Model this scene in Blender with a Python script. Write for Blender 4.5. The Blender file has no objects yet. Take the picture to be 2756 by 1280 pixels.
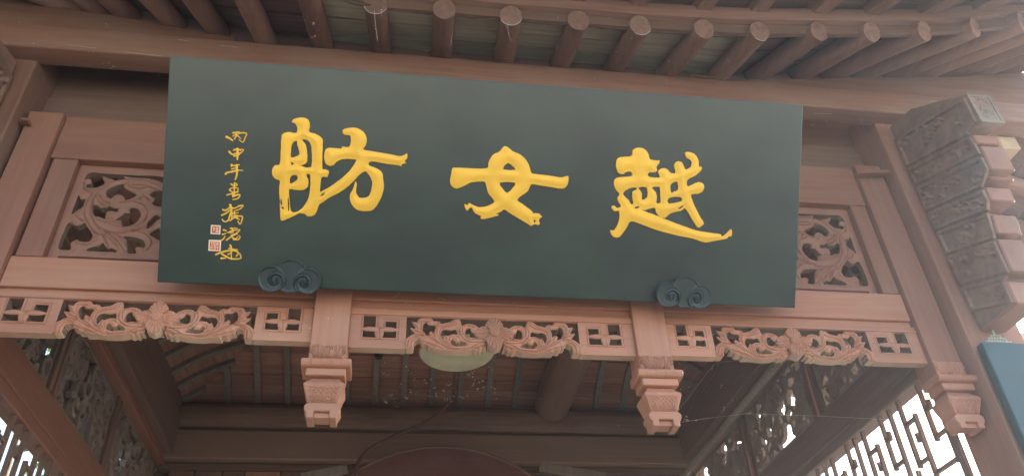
import bpy, bmesh, math, random
import numpy as np
from mathutils import Vector, Matrix

random.seed(7)
rng = np.random.default_rng(7)
S = bpy.context.scene
COL = S.collection
HAZE = .0030  # density of the air volume standing in for lens glare
EYE = 1.6                      # eye height of the photographer, metres

# ------------------------------------------------------------------ camera
PX, PY, FL = 1378.0, 640.0, 2176.884
_u = np.array([-153., -2901., FL]); _u /= np.linalg.norm(_u)
_x = np.array([15842., 798., FL]); _x /= np.linalg.norm(_x)
_y = np.cross(_u, _x)
right = Vector((_x[0], _y[0], _u[0])); down = Vector((_x[1], _y[1], _u[1])); fwd = Vector((_x[2], _y[2], _u[2]))
cd = bpy.data.cameras.new('camera'); cam = bpy.data.objects.new('camera', cd); COL.objects.link(cam)
cd.sensor_width = 36.0; cd.lens = FL / 2756.0 * 36.0; cd.clip_start = 0.05; cd.clip_end = 2000
m = Matrix.Identity(4)
for i in range(3):
    m[i][0] = right[i]; m[i][1] = -down[i]; m[i][2] = -fwd[i]
m[0][3], m[1][3], m[2][3] = 0, 0, EYE
cam.matrix_world = m
S.camera = cam

# ------------------------------------------------------------------ light
SUN_EL, SUN_AZ = math.radians(21), math.radians(62)   # azimuth: clockwise from +Y (into the building) towards +X
w = bpy.data.worlds.new('World'); S.world = w; w.use_nodes = True
nt = w.node_tree
for n in list(nt.nodes): nt.nodes.remove(n)
sky = nt.nodes.new('ShaderNodeTexSky'); sky.sky_type = 'NISHITA'; sky.sun_disc = False
sky.sun_elevation = SUN_EL; sky.sun_rotation = SUN_AZ
sky.air_density = 1.0; sky.dust_density = 3.5; sky.ozone_density = 1.0
bg = nt.nodes.new('ShaderNodeBackground'); bg.inputs[1].default_value = 0.15
out = nt.nodes.new('ShaderNodeOutputWorld')
nt.links.new(sky.outputs[0], bg.inputs[0]); nt.links.new(bg.outputs[0], out.inputs[0])
sl = bpy.data.lights.new('sun', 'SUN'); sl.energy = 3.2; sl.angle = math.radians(0.5); sl.color = (1.0, 0.93, 0.82)
so = bpy.data.objects.new('sun', sl); COL.objects.link(so)
sd = Vector((math.sin(SUN_AZ) * math.cos(SUN_EL), math.cos(SUN_AZ) * math.cos(SUN_EL), math.sin(SUN_EL)))
so.rotation_euler = sd.to_track_quat('Z', 'Y').to_euler(); so.location = sd * 30
vs = S.view_settings
vs.view_transform = 'Standard'; vs.look = 'None'; vs.gamma = 1; vs.use_curve_mapping = False
vs.exposure = 2.45
S.cycles.max_bounces = 8; S.cycles.diffuse_bounces = 6
S.cycles.use_denoising = True

# ------------------------------------------------------------------ measuring helpers
def ray(px, py):
    c = np.array([px - PX, py - PY, FL])
    return np.array([c @ _x, c @ _y, c @ _u])
def atY(px, py, y):
    r = ray(px, py); r = r * y / r[1]; return (r[0], r[1], r[2] + EYE)
def atX(px, py, x):
    r = ray(px, py); r = r * x / r[0]; return (r[0], r[1], r[2] + EYE)
Z = lambda z: z + EYE

# ------------------------------------------------------------------ materials
def lin(c): return (c[0], c[1], c[2], 1.0)
def mat_wood(name, base, axis='X', var=0.22, rough=0.55, dust=None, dust_amt=0.35, bump=0.25, patch=None, spec=0.3, grain=1.0):
    mt = bpy.data.materials.new(name); mt.use_nodes = True
    t = mt.node_tree; N = t.nodes; L = t.links
    b = N['Principled BSDF']
    tc = N.new('ShaderNodeTexCoord'); mp = N.new('ShaderNodeMapping')
    sc = {'X': (1.6, 38, 38), 'Y': (38, 1.6, 38), 'Z': (38, 38, 1.6), '0': (12, 12, 12)}[axis]
    mp.inputs['Scale'].default_value = sc
    L.new(tc.outputs['Object'], mp.inputs[0])
    n1 = N.new('ShaderNodeTexNoise'); n1.inputs['Scale'].default_value = 1.0 * grain; n1.inputs['Detail'].default_value = 6; n1.inputs['Roughness'].default_value = .6
    L.new(mp.outputs[0], n1.inputs[0])
    r1 = N.new('ShaderNodeValToRGB')
    r1.color_ramp.elements[0].position = .28; r1.color_ramp.elements[1].position = .72
    lo = [c * (1 - var) for c in base]; hi = [min(1, c * (1 + var)) for c in base]
    r1.color_ramp.elements[0].color = lin(lo); r1.color_ramp.elements[1].color = lin(hi)
    L.new(n1.outputs[0], r1.inputs[0])
    n2 = N.new('ShaderNodeTexNoise'); n2.inputs['Scale'].default_value = 3.1; n2.inputs['Detail'].default_value = 5; n2.inputs['Roughness'].default_value = .65
    mp2 = N.new('ShaderNodeMapping'); mp2.inputs['Scale'].default_value = {'X': (.5, 1.5, 1.5), 'Y': (1.5, .5, 1.5), 'Z': (1.5, 1.5, .5), '0': (1, 1, 1)}[axis]
    L.new(tc.outputs['Object'], mp2.inputs[0]); L.new(mp2.outputs[0], n2.inputs[0])
    r2 = N.new('ShaderNodeValToRGB'); r2.color_ramp.elements[0].position = .42; r2.color_ramp.elements[1].position = .78
    r2.color_ramp.elements[0].color = (0, 0, 0, 1); r2.color_ramp.elements[1].color = (dust_amt,) * 3 + (1,)
    L.new(n2.outputs[0], r2.inputs[0])
    mx = N.new('ShaderNodeMix'); mx.data_type = 'RGBA'
    d = dust or tuple(min(1, c * .6 + .16) for c in base)
    mx.inputs[7].default_value = lin(d)
    L.new(r2.outputs[0], mx.inputs[0]); L.new(r1.outputs[0], mx.inputs[6])
    last = mx.outputs[2]
    if patch:                      # worn or stained places with an outline of their own
        pc, ps, pt = patch
        n3 = N.new('ShaderNodeTexNoise'); n3.inputs['Scale'].default_value = ps; n3.inputs['Detail'].default_value = 8; n3.inputs['Roughness'].default_value = .7
        L.new(mp2.outputs[0], n3.inputs[0])
        r3 = N.new('ShaderNodeValToRGB'); r3.color_ramp.elements[0].position = pt; r3.color_ramp.elements[1].position = min(1, pt + .05)
        r3.color_ramp.elements[0].color = (0, 0, 0, 1); r3.color_ramp.elements[1].color = (.75, .75, .75, 1)
        L.new(n3.outputs[0], r3.inputs[0])
        m3 = N.new('ShaderNodeMix'); m3.data_type = 'RGBA'; m3.inputs[7].default_value = lin(pc)
        L.new(r3.outputs[0], m3.inputs[0]); L.new(last, m3.inputs[6]); last = m3.outputs[2]
    oi = N.new('ShaderNodeObjectInfo'); mr = N.new('ShaderNodeMapRange'); mr.inputs['To Min'].default_value = .86; mr.inputs['To Max'].default_value = 1.12
    L.new(oi.outputs['Random'], mr.inputs[0]); hs = N.new('ShaderNodeHueSaturation'); L.new(mr.outputs[0], hs.inputs['Value']); L.new(last, hs.inputs['Color'])
    L.new(hs.outputs[0], b.inputs['Base Color'])
    b.inputs['Roughness'].default_value = rough
    b.inputs['Specular IOR Level'].default_value = spec
    bp = N.new('ShaderNodeBump'); bp.inputs['Strength'].default_value = bump; bp.inputs['Distance'].default_value = .004
    L.new(n1.outputs[0], bp.inputs['Height']); L.new(bp.outputs[0], b.inputs['Normal'])
    return mt
def mat_plain(name, c, rough=.5, spec=.4, metal=0, noise=0.12, scale=14, bump=0):
    mt = bpy.data.materials.new(name); mt.use_nodes = True
    t = mt.node_tree; N = t.nodes; L = t.links; b = N['Principled BSDF']
    tc = N.new('ShaderNodeTexCoord'); n = N.new('ShaderNodeTexNoise'); n.inputs['Scale'].default_value = scale; n.inputs['Detail'].default_value = 7
    L.new(tc.outputs['Object'], n.inputs[0])
    r = N.new('ShaderNodeValToRGB'); r.color_ramp.elements[0].position = .3; r.color_ramp.elements[1].position = .7
    r.color_ramp.elements[0].color = lin([x * (1 - noise) for x in c]); r.color_ramp.elements[1].color = lin([min(1, x * (1 + noise)) for x in c])
    L.new(n.outputs[0], r.inputs[0]); L.new(r.outputs[0], b.inputs['Base Color'])
    b.inputs['Roughness'].default_value = rough; b.inputs['Metallic'].default_value = metal; b.inputs['Specular IOR Level'].default_value = spec
    if bump:
        bp = N.new('ShaderNodeBump'); bp.inputs['Strength'].default_value = bump; bp.inputs['Distance'].default_value = .003
        L.new(n.outputs[0], bp.inputs['Height']); L.new(bp.outputs[0], b.inputs['Normal'])
    return mt

PINK = (.42, .190, .120)
M = {}
for a in 'XYZ0':
    M['pink' + a] = mat_wood('faded_red_paint_' + a, PINK, a, var=.13, rough=.55, dust=(.44, .27, .185), dust_amt=.5, bump=.3)
    M['beam' + a] = mat_wood('brown_red_paint_' + a, (.215, .115, .082), a, var=.16, rough=.5, dust=(.28, .215, .175), dust_amt=.55, bump=.35, patch=((.52, .36, .26), 16, .74))
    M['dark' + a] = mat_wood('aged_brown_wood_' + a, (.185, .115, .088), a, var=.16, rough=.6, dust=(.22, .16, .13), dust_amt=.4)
    M['mid' + a] = mat_wood('browned_shaded_red_paint_' + a, (.27, .128, .088), a, var=.12, rough=.55, dust=(.33, .20, .14), dust_amt=.5, bump=.3)  # browner red; on upper wall parts it carries the eaves shade
    M['raft' + a] = mat_wood('rafter_paint_' + a, (.27, .155, .122), a, var=.18, rough=.6, dust=(.36, .26, .22), dust_amt=.5, patch=((.42, .36, .32), 22, .72))
M['endgrain'] = mat_wood('dusty_end_grain', (.20, .118, .095), '0', var=.3, rough=.8, dust=(.24, .165, .13), dust_amt=.5, grain=3)
M['pale'] = mat_wood('pale_lit_board', (.72, .73, .60), 'X', var=.18, rough=.75, dust=(.34, .31, .26), dust_amt=.55, patch=((.80, .78, .62), 9, .66))  # pale boards, whitened further to stand in for light off water
M['brownboard'] = mat_wood('brown_roof_board', (.22, .15, .14), 'X', var=.2, rough=.7, dust=(.3, .22, .2))
M['slat'] = mat_wood('grey_slat', (.20, .17, .14), 'Z', var=.2, rough=.7)
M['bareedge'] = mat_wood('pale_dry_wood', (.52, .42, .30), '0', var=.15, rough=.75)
M['carved'] = mat_wood('grimy_carved_wood', (.24, .135, .095), '0', var=.3, rough=.75, dust=(.24, .22, .2), dust_amt=.6)
M['sidecarve'] = mat_wood('dusty_carved_wood', (.22, .165, .135), '0', var=.3, rough=.75, dust=(.27, .25, .2), dust_amt=.7)
M['shaded_side'] = mat_wood('unpainted_shaded_side', (.16, .115, .085), '0', var=.25, rough=.8, dust=(.24, .18, .13), dust_amt=.5)  # unpainted sides, darkened to put shade inside the carved holes
M['paleside'] = mat_wood('bare_lit_underside', (.50, .33, .23), '0', var=.15, rough=.7, dust=(.58, .46, .34), dust_amt=.6)  # bare wood on low undersides, paled further as if lit from below
M['gold'] = mat_plain('gold_leaf_paint', (.80, .46, .045), rough=.34, spec=.5, metal=.2, noise=.06, scale=7)
M['goldline'] = mat_plain('bright_gold_edge', (.9, .62, .2), rough=.35, spec=.5, metal=.2)
M['cloud'] = mat_plain('dark_teal_lacquer', (.024, .040, .040), rough=.38, spec=.5, noise=.2, scale=6)
M['seal_red'] = mat_plain('seal_red', (.62, .07, .045), rough=.5)
M['seal_cream'] = mat_plain('seal_cream', (.82, .74, .55), rough=.5)
M['lamp'] = mat_plain('dusty_pale_green_glass', (.56, .60, .43), rough=.45, noise=.14, scale=9)
M['lamprim'] = mat_plain('salmon_rim', (.42, .20, .12), rough=.5)
M['redframe'] = mat_plain('red_brown_frame', (.30, .09, .06), rough=.5)
M['conduit'] = mat_plain('brown_conduit', (.13, .07, .06), rough=.5)
M['web'] = mat_plain('cobweb_dust', (.62, .60, .56), rough=.9, noise=.1)
M['plaque'] = mat_plain('teal_plaque', (.012, .050, .056), rough=.4, spec=.5, noise=.12, scale=5)
M['metal'] = mat_plain('pale_bronze', (.42, .42, .36), rough=.5, metal=.3)

def mat_board():
    mt = bpy.data.materials.new('green_black_lacquer'); mt.use_nodes = True
    t = mt.node_tree; N = t.nodes; L = t.links; b = N['Principled BSDF']
    tc = N.new('ShaderNodeTexCoord')
    mp = N.new('ShaderNodeMapping'); mp.inputs['Scale'].default_value = (1, 1.5, 1.5); L.new(tc.outputs['Object'], mp.inputs[0])
    n = N.new('ShaderNodeTexNoise'); n.inputs['Scale'].default_value = 3.0; n.inputs['Detail'].default_value = 3; n.inputs['Roughness'].default_value = .5
    L.new(mp.outputs[0], n.inputs[0])
    r = N.new('ShaderNodeValToRGB'); r.color_ramp.elements[0].position = .3; r.color_ramp.elements[1].position = .72
    r.color_ramp.elements[0].color = (.001, .013, .013, 1); r.color_ramp.elements[1].color = (.014, .034, .025, 1)
    L.new(n.outputs[0], r.inputs[0])
    L.new(r.outputs[0], b.inputs['Base Color'])
    b.inputs['Roughness'].default_value = .29
    b.inputs['Specular IOR Level'].default_value = .75
    n3 = N.new('ShaderNodeTexNoise'); n3.inputs['Scale'].default_value = 2.0; n3.inputs['Detail'].default_value = 2
    L.new(tc.outputs['Object'], n3.inputs[0])
    bp = N.new('ShaderNodeBump'); bp.inputs['Strength'].default_value = .08; bp.inputs['Distance'].default_value = .01
    L.new(n3.outputs[0], bp.inputs['Height']); L.new(bp.outputs[0], b.inputs['Normal'])
    return mt
M['board'] = mat_board()

# ------------------------------------------------------------------ object helpers
def thing(name, label, cat, loc=(0, 0, 0), group=None, kind=None):
    o = bpy.data.objects.new(name, None); COL.objects.link(o); o.location = loc
    o.empty_display_size = .1
    o['label'] = label; o['category'] = cat
    if group: o['group'] = group
    if kind: o['kind'] = kind
    return o
def world_loc(o):
    v = Vector(o.location)
    while o.parent: o = o.parent; v = v + Vector(o.location)
    return v
def link(name, me, mat, parent=None, label=None, kind=None):
    me.name = name
    o = bpy.data.objects.new(name, me); COL.objects.link(o)
    if mat is not None and not me.materials: me.materials.append(mat)
    if parent is not None:
        o.parent = parent; o.location = -world_loc(parent)
    if label: o['label'] = label
    if kind: o['kind'] = kind
    return o
def tag(o, label, cat, group=None, kind=None):
    o['label'] = label; o['category'] = cat
    if group: o['group'] = group
    if kind: o['kind'] = kind
    return o
def finish(bm, name, mat, parent=None, bevel=0, smooth=None, label=None, kind=None, segs=1):
    bmesh.ops.recalc_face_normals(bm, faces=bm.faces)
    if bevel:
        es = [e for e in bm.edges if len(e.link_faces) == 2 and e.calc_face_angle(0) > .5]
        bmesh.ops.bevel(bm, geom=es, offset=bevel, segments=segs, affect='EDGES', profile=.5, clamp_overlap=True)
    me = bpy.data.meshes.new(name); bm.to_mesh(me); bm.free()
    if smooth is not None:
        me.shade_smooth(); me.set_sharp_from_angle(angle=math.radians(smooth))
    return link(name, me, mat, parent, label, kind)
def bm_box(bm, x0, x1, y0, y1, z0, z1):
    vs = [bm.verts.new(p) for p in ((x0, y0, z0), (x1, y0, z0), (x1, y1, z0), (x0, y1, z0), (x0, y0, z1), (x1, y0, z1), (x1, y1, z1), (x0, y1, z1))]
    for f in ((0, 3, 2, 1), (4, 5, 6, 7), (0, 1, 5, 4), (1, 2, 6, 5), (2, 3, 7, 6), (3, 0, 4, 7)): bm.faces.new([vs[i] for i in f])
    return vs
def box(name, mat, parent, x0, x1, y0, y1, z0, z1, bevel=.004, **k):
    bm = bmesh.new(); bm_box(bm, x0, x1, y0, y1, z0, z1)
    return finish(bm, name, mat, parent, bevel, **k)
def bm_prism(bm, poly, axis, a, b):
    """poly: 2D points; axis Y -> (x,z), X -> (y,z), Z -> (x,y)"""
    def P(p, t):
        return (p[0], t, p[1]) if axis == 'Y' else ((t, p[0], p[1]) if axis == 'X' else (p[0], p[1], t))
    A = [bm.verts.new(P(p, a)) for p in poly]; B = [bm.verts.new(P(p, b)) for p in poly]
    n = len(poly)
    bm.faces.new(A); bm.faces.new(B[::-1])
    for i in range(n): bm.faces.new((A[i], B[i], B[(i + 1) % n], A[(i + 1) % n]))
def prism(name, mat, parent, poly, axis, a, b, bevel=.003, **k):
    bm = bmesh.new(); bm_prism(bm, poly, axis, a, b)
    return finish(bm, name, mat, parent, bevel, **k)
def bm_tube(bm, pts, rad, n=12, cap=True, jitter=0):
    pts = [Vector(p) for p in pts]; rings = []
    up = None
    for i, p in enumerate(pts):
        d = (pts[min(i + 1, len(pts) - 1)] - pts[max(i - 1, 0)]).normalized()
        if up is None:
            up = Vector((0, 0, 1)) if abs(d.z) < .9 else Vector((1, 0, 0))
        s = d.cross(up).normalized(); t = s.cross(d).normalized(); up = t
        r = rad[i] if hasattr(rad, '__len__') else rad
        rings.append([bm.verts.new(p + (s * math.cos(2 * math.pi * k / n) + t * math.sin(2 * math.pi * k / n)) * r * (1 + random.uniform(-jitter, jitter))) for k in range(n)])
    for a, b in zip(rings, rings[1:]):
        for k in range(n): bm.faces.new((a[k], a[(k + 1) % n], b[(k + 1) % n], b[k]))
    if cap: bm.faces.new(rings[0][::-1]); bm.faces.new(rings[-1])
def tube(name, mat, parent, pts, rad, n=12, jitter=0, **k):
    bm = bmesh.new(); bm_tube(bm, pts, rad, n, True, jitter)
    return finish(bm, name, mat, parent, 0, smooth=40, **k)
def bm_bar(bm, p, q, wdt, hgt, up=(0, 0, 1)):
    """rectangular bar from p to q"""
    p, q = Vector(p), Vector(q); d = (q - p).normalized(); u = Vector(up); s = d.cross(u).normalized(); t = s.cross(d).normalized()
    c = [(-.5, -.5), (.5, -.5), (.5, .5), (-.5, .5)]
    A = [bm.verts.new(p + s * a * wdt + t * b * hgt) for a, b in c]; B = [bm.verts.new(q + s * a * wdt + t * b * hgt) for a, b in c]
    bm.faces.new(A); bm.faces.new(B[::-1])
    for i in range(4): bm.faces.new((A[i], B[i], B[(i + 1) % 4], A[(i + 1) % 4]))
def bar(name, mat, parent, p, q, wdt, hgt, up=(0, 0, 1), bevel=.003, **k):
    bm = bmesh.new(); bm_bar(bm, p, q, wdt, hgt, up)
    return finish(bm, name, mat, parent, bevel, **k)

# ------------------------------------------------------------------ carved relief from outlines
def smooth_poly(pts, n=4, closed=True):
    P = np.array(pts, float); m_ = len(P); outp = []
    rngk = range(m_) if closed else range(m_ - 1)
    for i in rngk:
        if closed: p0, p1, p2, p3 = P[i - 1], P[i], P[(i + 1) % m_], P[(i + 2) % m_]
        else: p0, p1, p2, p3 = P[max(i - 1, 0)], P[i], P[i + 1], P[min(i + 2, m_ - 1)]
        for k in range(n):
            t = k / n
            outp.append(.5 * ((2 * p1) + (p2 - p0) * t + (2 * p0 - 5 * p1 + 4 * p2 - p3) * t * t + (3 * p1 - p0 - 3 * p2 + p3) * t ** 3))
    if not closed: outp.append(P[-1])
    return np.array(outp)
def seg_dist(U, V, pts, closed=False):
    P = np.array(pts, float); D = np.full(U.shape, 1e9)
    n = len(P)
    for i in range(n if closed else n - 1):
        a, b = P[i], P[(i + 1) % n]; ab = b - a; L2 = ab @ ab + 1e-12
        t = np.clip(((U - a[0]) * ab[0] + (V - a[1]) * ab[1]) / L2, 0, 1)
        D = np.minimum(D, np.hypot(U - a[0] - t * ab[0], V - a[1] - t * ab[1]))
    return D
def poly_sdf(U, V, pts):
    """positive inside"""
    P = np.array(pts, float); ins = np.zeros(U.shape, bool); n = len(P)
    for i in range(n):
        a, b = P[i], P[(i + 1) % n]
        if a[1] == b[1]: continue
        c = ((a[1] > V) != (b[1] > V)) & (U < (b[0] - a[0]) * (V - a[1]) / (b[1] - a[1]) + a[0])
        ins ^= c
    D = seg_dist(U, V, P, True)
    return np.where(ins, D, -D)
def groove(H, U, V, line, wdt, depth):
    d = seg_dist(U, V, line); H -= depth * np.exp(-(d / wdt) ** 2)
def relief(name, mat, parent, U, V, D, H, back, frame, smooth=38, label=None, kind=None, sides=None):
    """solid where D>0; front at height H, back plane at 'back'; frame(u,v,h)->xyz"""
    nv, nu = U.shape
    ins = D > 0
    top = {}; verts = []; bot = {}
    def vert(key, u, v, h):
        if key in top: return top[key]
        top[key] = len(verts); verts.append(frame(u, v, h)); return top[key]
    def low(key, u, v):
        k2 = ('b', key)
        if k2 in top: return top[k2]
        top[k2] = len(verts); verts.append(frame(u, v, back)); return top[k2]
    pos = {}
    faces = []; fm = []
    cells = np.argwhere(ins[:-1, :-1] | ins[1:, :-1] | ins[:-1, 1:] | ins[1:, 1:])
    for j, i in cells:
        cs = ((j, i), (j, i + 1), (j + 1, i + 1), (j + 1, i))
        poly = []
        for k in range(4):
            a = cs[k]; b = cs[(k + 1) % 4]
            if ins[a]: poly.append((('c', a), U[a], V[a], H[a], False))
            if ins[a] != ins[b]:
                t = D[a] / (D[a] - D[b]); t = min(max(t, .02), .98)
                key = (min(a, b), max(a, b))
                pos_in = a if ins[a] else b
                poly.append((('e', key), U[a] + (U[b] - U[a]) * t, V[a] + (V[b] - V[a]) * t, H[pos_in], True))
        if len(poly) < 3: continue
        idx = [vert(p[0], p[1], p[2], p[3]) for p in poly]
        faces.append(idx); fm.append(0)
        lo_ = [low(p[0], p[1], p[2]) for p in poly]
        faces.append(lo_[::-1]); fm.append(1)
        n = len(poly)
        for k in range(n):
            if poly[k][4] and poly[(k + 1) % n][4]:
                q = (k + 1) % n
                # boundary only if the two crossings are consecutive with an outside corner between
                faces.append([idx[q], idx[k], lo_[k], lo_[q]])
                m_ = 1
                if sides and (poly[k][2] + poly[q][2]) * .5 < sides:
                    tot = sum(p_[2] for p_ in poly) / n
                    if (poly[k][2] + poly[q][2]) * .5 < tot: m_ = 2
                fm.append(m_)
    # border of the grid
    me = bpy.data.meshes.new(name); me.from_pydata([tuple(map(float, v)) for v in verts], [], faces); me.update()
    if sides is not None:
        for mm in (mat, M['shaded_side'], M['paleside']): me.materials.append(mm)
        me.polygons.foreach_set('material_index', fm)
    bm = bmesh.new(); bm.from_mesh(me)
    bmesh.ops.recalc_face_normals(bm, faces=bm.faces)
    bm.to_mesh(me); bm.free()
    me.shade_smooth(); me.set_sharp_from_angle(angle=math.radians(smooth))
    return link(name, me, mat, parent, label, kind)
def grid(u0, u1, v0, v1, res):
    us = np.arange(u0 - res, u1 + res * 1.5, res); vs_ = np.arange(v0 - res, v1 + res * 1.5, res)
    return np.meshgrid(us, vs_)
def rnd(D, r, h):                       # rounded shoulder
    t = np.clip(D / r, 0, 1); return h * np.sqrt(1 - (1 - t) ** 2)

# ================================================================== GROUND
gmat = bpy.data.materials.new('grey_stone_paving'); gmat.use_nodes = True
t = gmat.node_tree; N = t.nodes; L = t.links; b = N['Principled BSDF']
tc = N.new('ShaderNodeTexCoord'); br = N.new('ShaderNodeTexBrick'); br.inputs['Scale'].default_value = 1.0
br.inputs['Brick Width'].default_value = .8; br.inputs['Row Height'].default_value = .4; br.inputs['Mortar Size'].default_value = .008
br.inputs['Color1'].default_value = (.14, .13, .11, 1); br.inputs['Color2'].default_value = (.115, .107, .092, 1); br.inputs['Mortar'].default_value = (.1, .09, .08, 1)
L.new(tc.outputs['Object'], br.inputs[0]); L.new(br.outputs[0], b.inputs['Base Color']); b.inputs['Roughness'].default_value = .8
bm = bmesh.new(); bm_box(bm, -400, 400, -400, 400, -.5, 0)
g = finish(bm, 'ground', gmat); tag(g, 'pale grey stone paving around the pavilion', 'ground', kind='structure')

ym = mat_plain('pale_reflector_ground', (.60, .56, .46), rough=.9, noise=.2, scale=30)
bm = bmesh.new(); bm_box(bm, -390, 390, -390, -5.2, -.3, .004)  # pale ground added behind the camera to brighten the board's upper reflection
yd = finish(bm, 'reflector_ground', ym); tag(yd, 'unseen pale ground added to lighten the board by reflection', 'added ground', kind='structure')

# ================================================================== EAVES PURLIN
PB, PT = Z(3.128), Z(3.284)
pur = thing('eaves_beam', 'long square brown-red eaves beam above the green name board', 'beam', (.4, 2.86, PB))
bm = bmesh.new()
xs = np.linspace(-2.6, 4.2, 30)
pr = [(2.80, PB), (2.92, PB), (2.92, PT), (2.80, PT)]
box('beam_body', M['beamX'], pur, -2.6, 4.2, 2.80, 2.92, PB, PT, bevel=.012, segs=3, smooth=30)
bm.free()
def cam_xz(pts, y): return [(atY(px, py, y)[0], atY(px, py, y)[2]) for px, py in pts]
wl = cam_xz([(95, 3), (141, 11), (223, 30), (288, 37), (326, 43), (448, 65), (549, 87), (636, 98)], 2.812)
wl = [(-2.6, wl[0][1] + .16)] + wl
prism('wedge_block', M['beamX'], pur, wl + [(wl[-1][0], PT + .002), (-2.6, PT + .002)], 'Y', 2.812, 2.905, bevel=.006)
wr = cam_xz([(1960, 214), (2100, 212), (2250, 208), (2400, 206), (2560, 205), (2640, 200)], 2.812)
wr = wr + [(4.2, wr[-1][1] + .16)]
prism('wedge_block', M['beamX'], pur, wr + [(4.2, PT + .002), (wr[0][0], PT + .002)], 'Y', 2.812, 2.905, bevel=.006)
prism('wedge_block', M['beamX'], pur, [(1.50, PT + .002), (1.50, PT + .009), (1.72, PT + .014), (1.74, PT + .002)], 'Y', 2.79, 2.9, bevel=.002, label='thin loose shim lying on the beam')

# ================================================================== ROOF EAVES
roof = thing('roof_eaves', 'overhanging timber eaves with round rafters above the whole porch', 'roof', (.4, 2.86, PT))
inner = [(1024, 128), (1189, 142), (1360, 155), (1515, 168), (1665, 185), (1810, 200), (1940, 205), (2060, 208), (2180, 208), (2270, 208), (2360, 208), (2450, 208), (2540, 206)]
caps = [(1011, 11), (1196, 25), (1375, 42), (1557, 55), (1723, 68), (1895, 78), (2045, 84), (2205, 84), (2347, 86), (2489, 84), (2625, 74), (2751, 60)]
TA = math.tan(math.radians(19)); RR = .055
RAF = []                                       # (inner point, outer point) centre lines
def top_z(x):                                  # top of beam / wedge at x
    P = sorted(wl + [(-.86, PT), (1.7, PT)] + wr)
    return float(np.interp(x, [p[0] for p in P], [p[1] for p in P]))
def onslope(px, py, yi, zi, ta=TA):
    r = ray(px, py); z0 = zi - EYE
    s_ = (z0 - yi * ta) / (r[2] - ta * r[1]); p = r * s_
    return Vector((p[0], p[1], p[2] + EYE))
# left fan: rafters whose outer ends lie above the frame
for (ax, bx, by) in [(-40, 40, -3), (60, 128, 8), (150, 215, 26), (238, 290, 38), (304, 358, 50), (415, 480, 72), (527, 598, 98), (665, 719, 114), (835, 870, 126)]:
    xi = atY(bx, by, 2.80)[0]; zi = top_z(xi) + RR
    I = onslope(bx, by, 2.80, zi); O = onslope(ax, 0, 2.80, zi)
    d = (O - I).normalized()
    RAF.append((I, I + d * (.62 + .03 * max(0, (-.3 - xi)))))
for k, c in enumerate(caps):
    ii = inner[k]
    xi = atY(*ii, 2.80)[0]; zi = top_z(xi) + RR * (1 if k < 6 else .8)
    yc = 2.425 - max(0, k - 5) * .022
    I = Vector(atY(*ii, 2.79)); I.z = zi
    O = Vector(atY(*c, yc))
    if k < 6: O = onslope(c[0], c[1], 2.80, PT + RR)
    RAF.append((I, O))
for k in range(1, 5):                          # further rafters beyond the right edge of the photo
    I, O = RAF[-1][0].copy(), RAF[-1][1].copy(); RAF.append((I + Vector((.19, 0, .03)), O + Vector((.27, -.03, .045))))
for I, O in RAF:
    d = (O - I).normalized()
    o_ = tube('rafter', M['raftY'], roof, [I - d * .35, I + (O - I) * .3, I + (O - I) * .7, O], [RR, RR * 1.01, RR * random.uniform(.97, 1.03), RR * .99], n=18, jitter=.012)
    o_.data.materials.append(M['endgrain'])
    for pg in o_.data.polygons:
        if len(pg.vertices) > 4: pg.material_index = 1
# roof boards resting on the rafters, laid across them
nR = len(RAF)
def surf(i, tt, up=RR):
    I, O = RAF[i]; d = (O - I)
    p = I + d * tt; return p + Vector((0, -.3 * up, up * .95))
breaks = [0, 8, 15, nR - 1]
mats_ = ['brownboard', 'pale', 'brownboard']
rows = [(-.55, -.02), (-.0, .30), (.32, .60), (.62, .955)]
for s_ in range(3):
    for (t0, t1) in rows:
        for h_ in range(breaks[s_], breaks[s_ + 1]):
            if (h_ - breaks[s_]) % 2: continue
            e_ = min(h_ + 2, breaks[s_ + 1])
            bm = bmesh.new(); prev = None
            off = random.uniform(0, .004)
            for q in range(h_, e_ + 1):
                a = surf(q, t0 + .008, RR + off); b_ = surf(q, t1 - .008, RR + off)
                if q == h_: a = a.lerp(surf(q + 1, t0 + .008, RR + off), .01); b_ = b_.lerp(surf(q + 1, t1 - .008, RR + off), .01)
                c_ = [bm.verts.new(a), bm.verts.new(b_), bm.verts.new(b_ + Vector((0, 0, .02))), bm.verts.new(a + Vector((0, 0, .02)))]
                if prev:
                    for z_ in range(4): bm.faces.new((prev[z_], prev[(z_ + 1) % 4], c_[(z_ + 1) % 4], c_[z_]))
                else: bm.faces.new(c_)
                prev = c_
            bm.faces.new(prev[::-1])
            finish(bm, 'roof_board', M[mats_[s_]], roof, 0)
for k in range(nR - 1):
    a = RAF[k][0]; b_ = RAF[k + 1][0]
    if b_.x - a.x < .05: continue
    prism('infill_board', M['brownboard'], roof, [(a.x, min(a.z, b_.z) - .06), (b_.x, min(a.z, b_.z) - .06), (b_.x, b_.z + .062), (a.x, a.z + .062)], 'Y', 2.865, 2.885, bevel=0)
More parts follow.
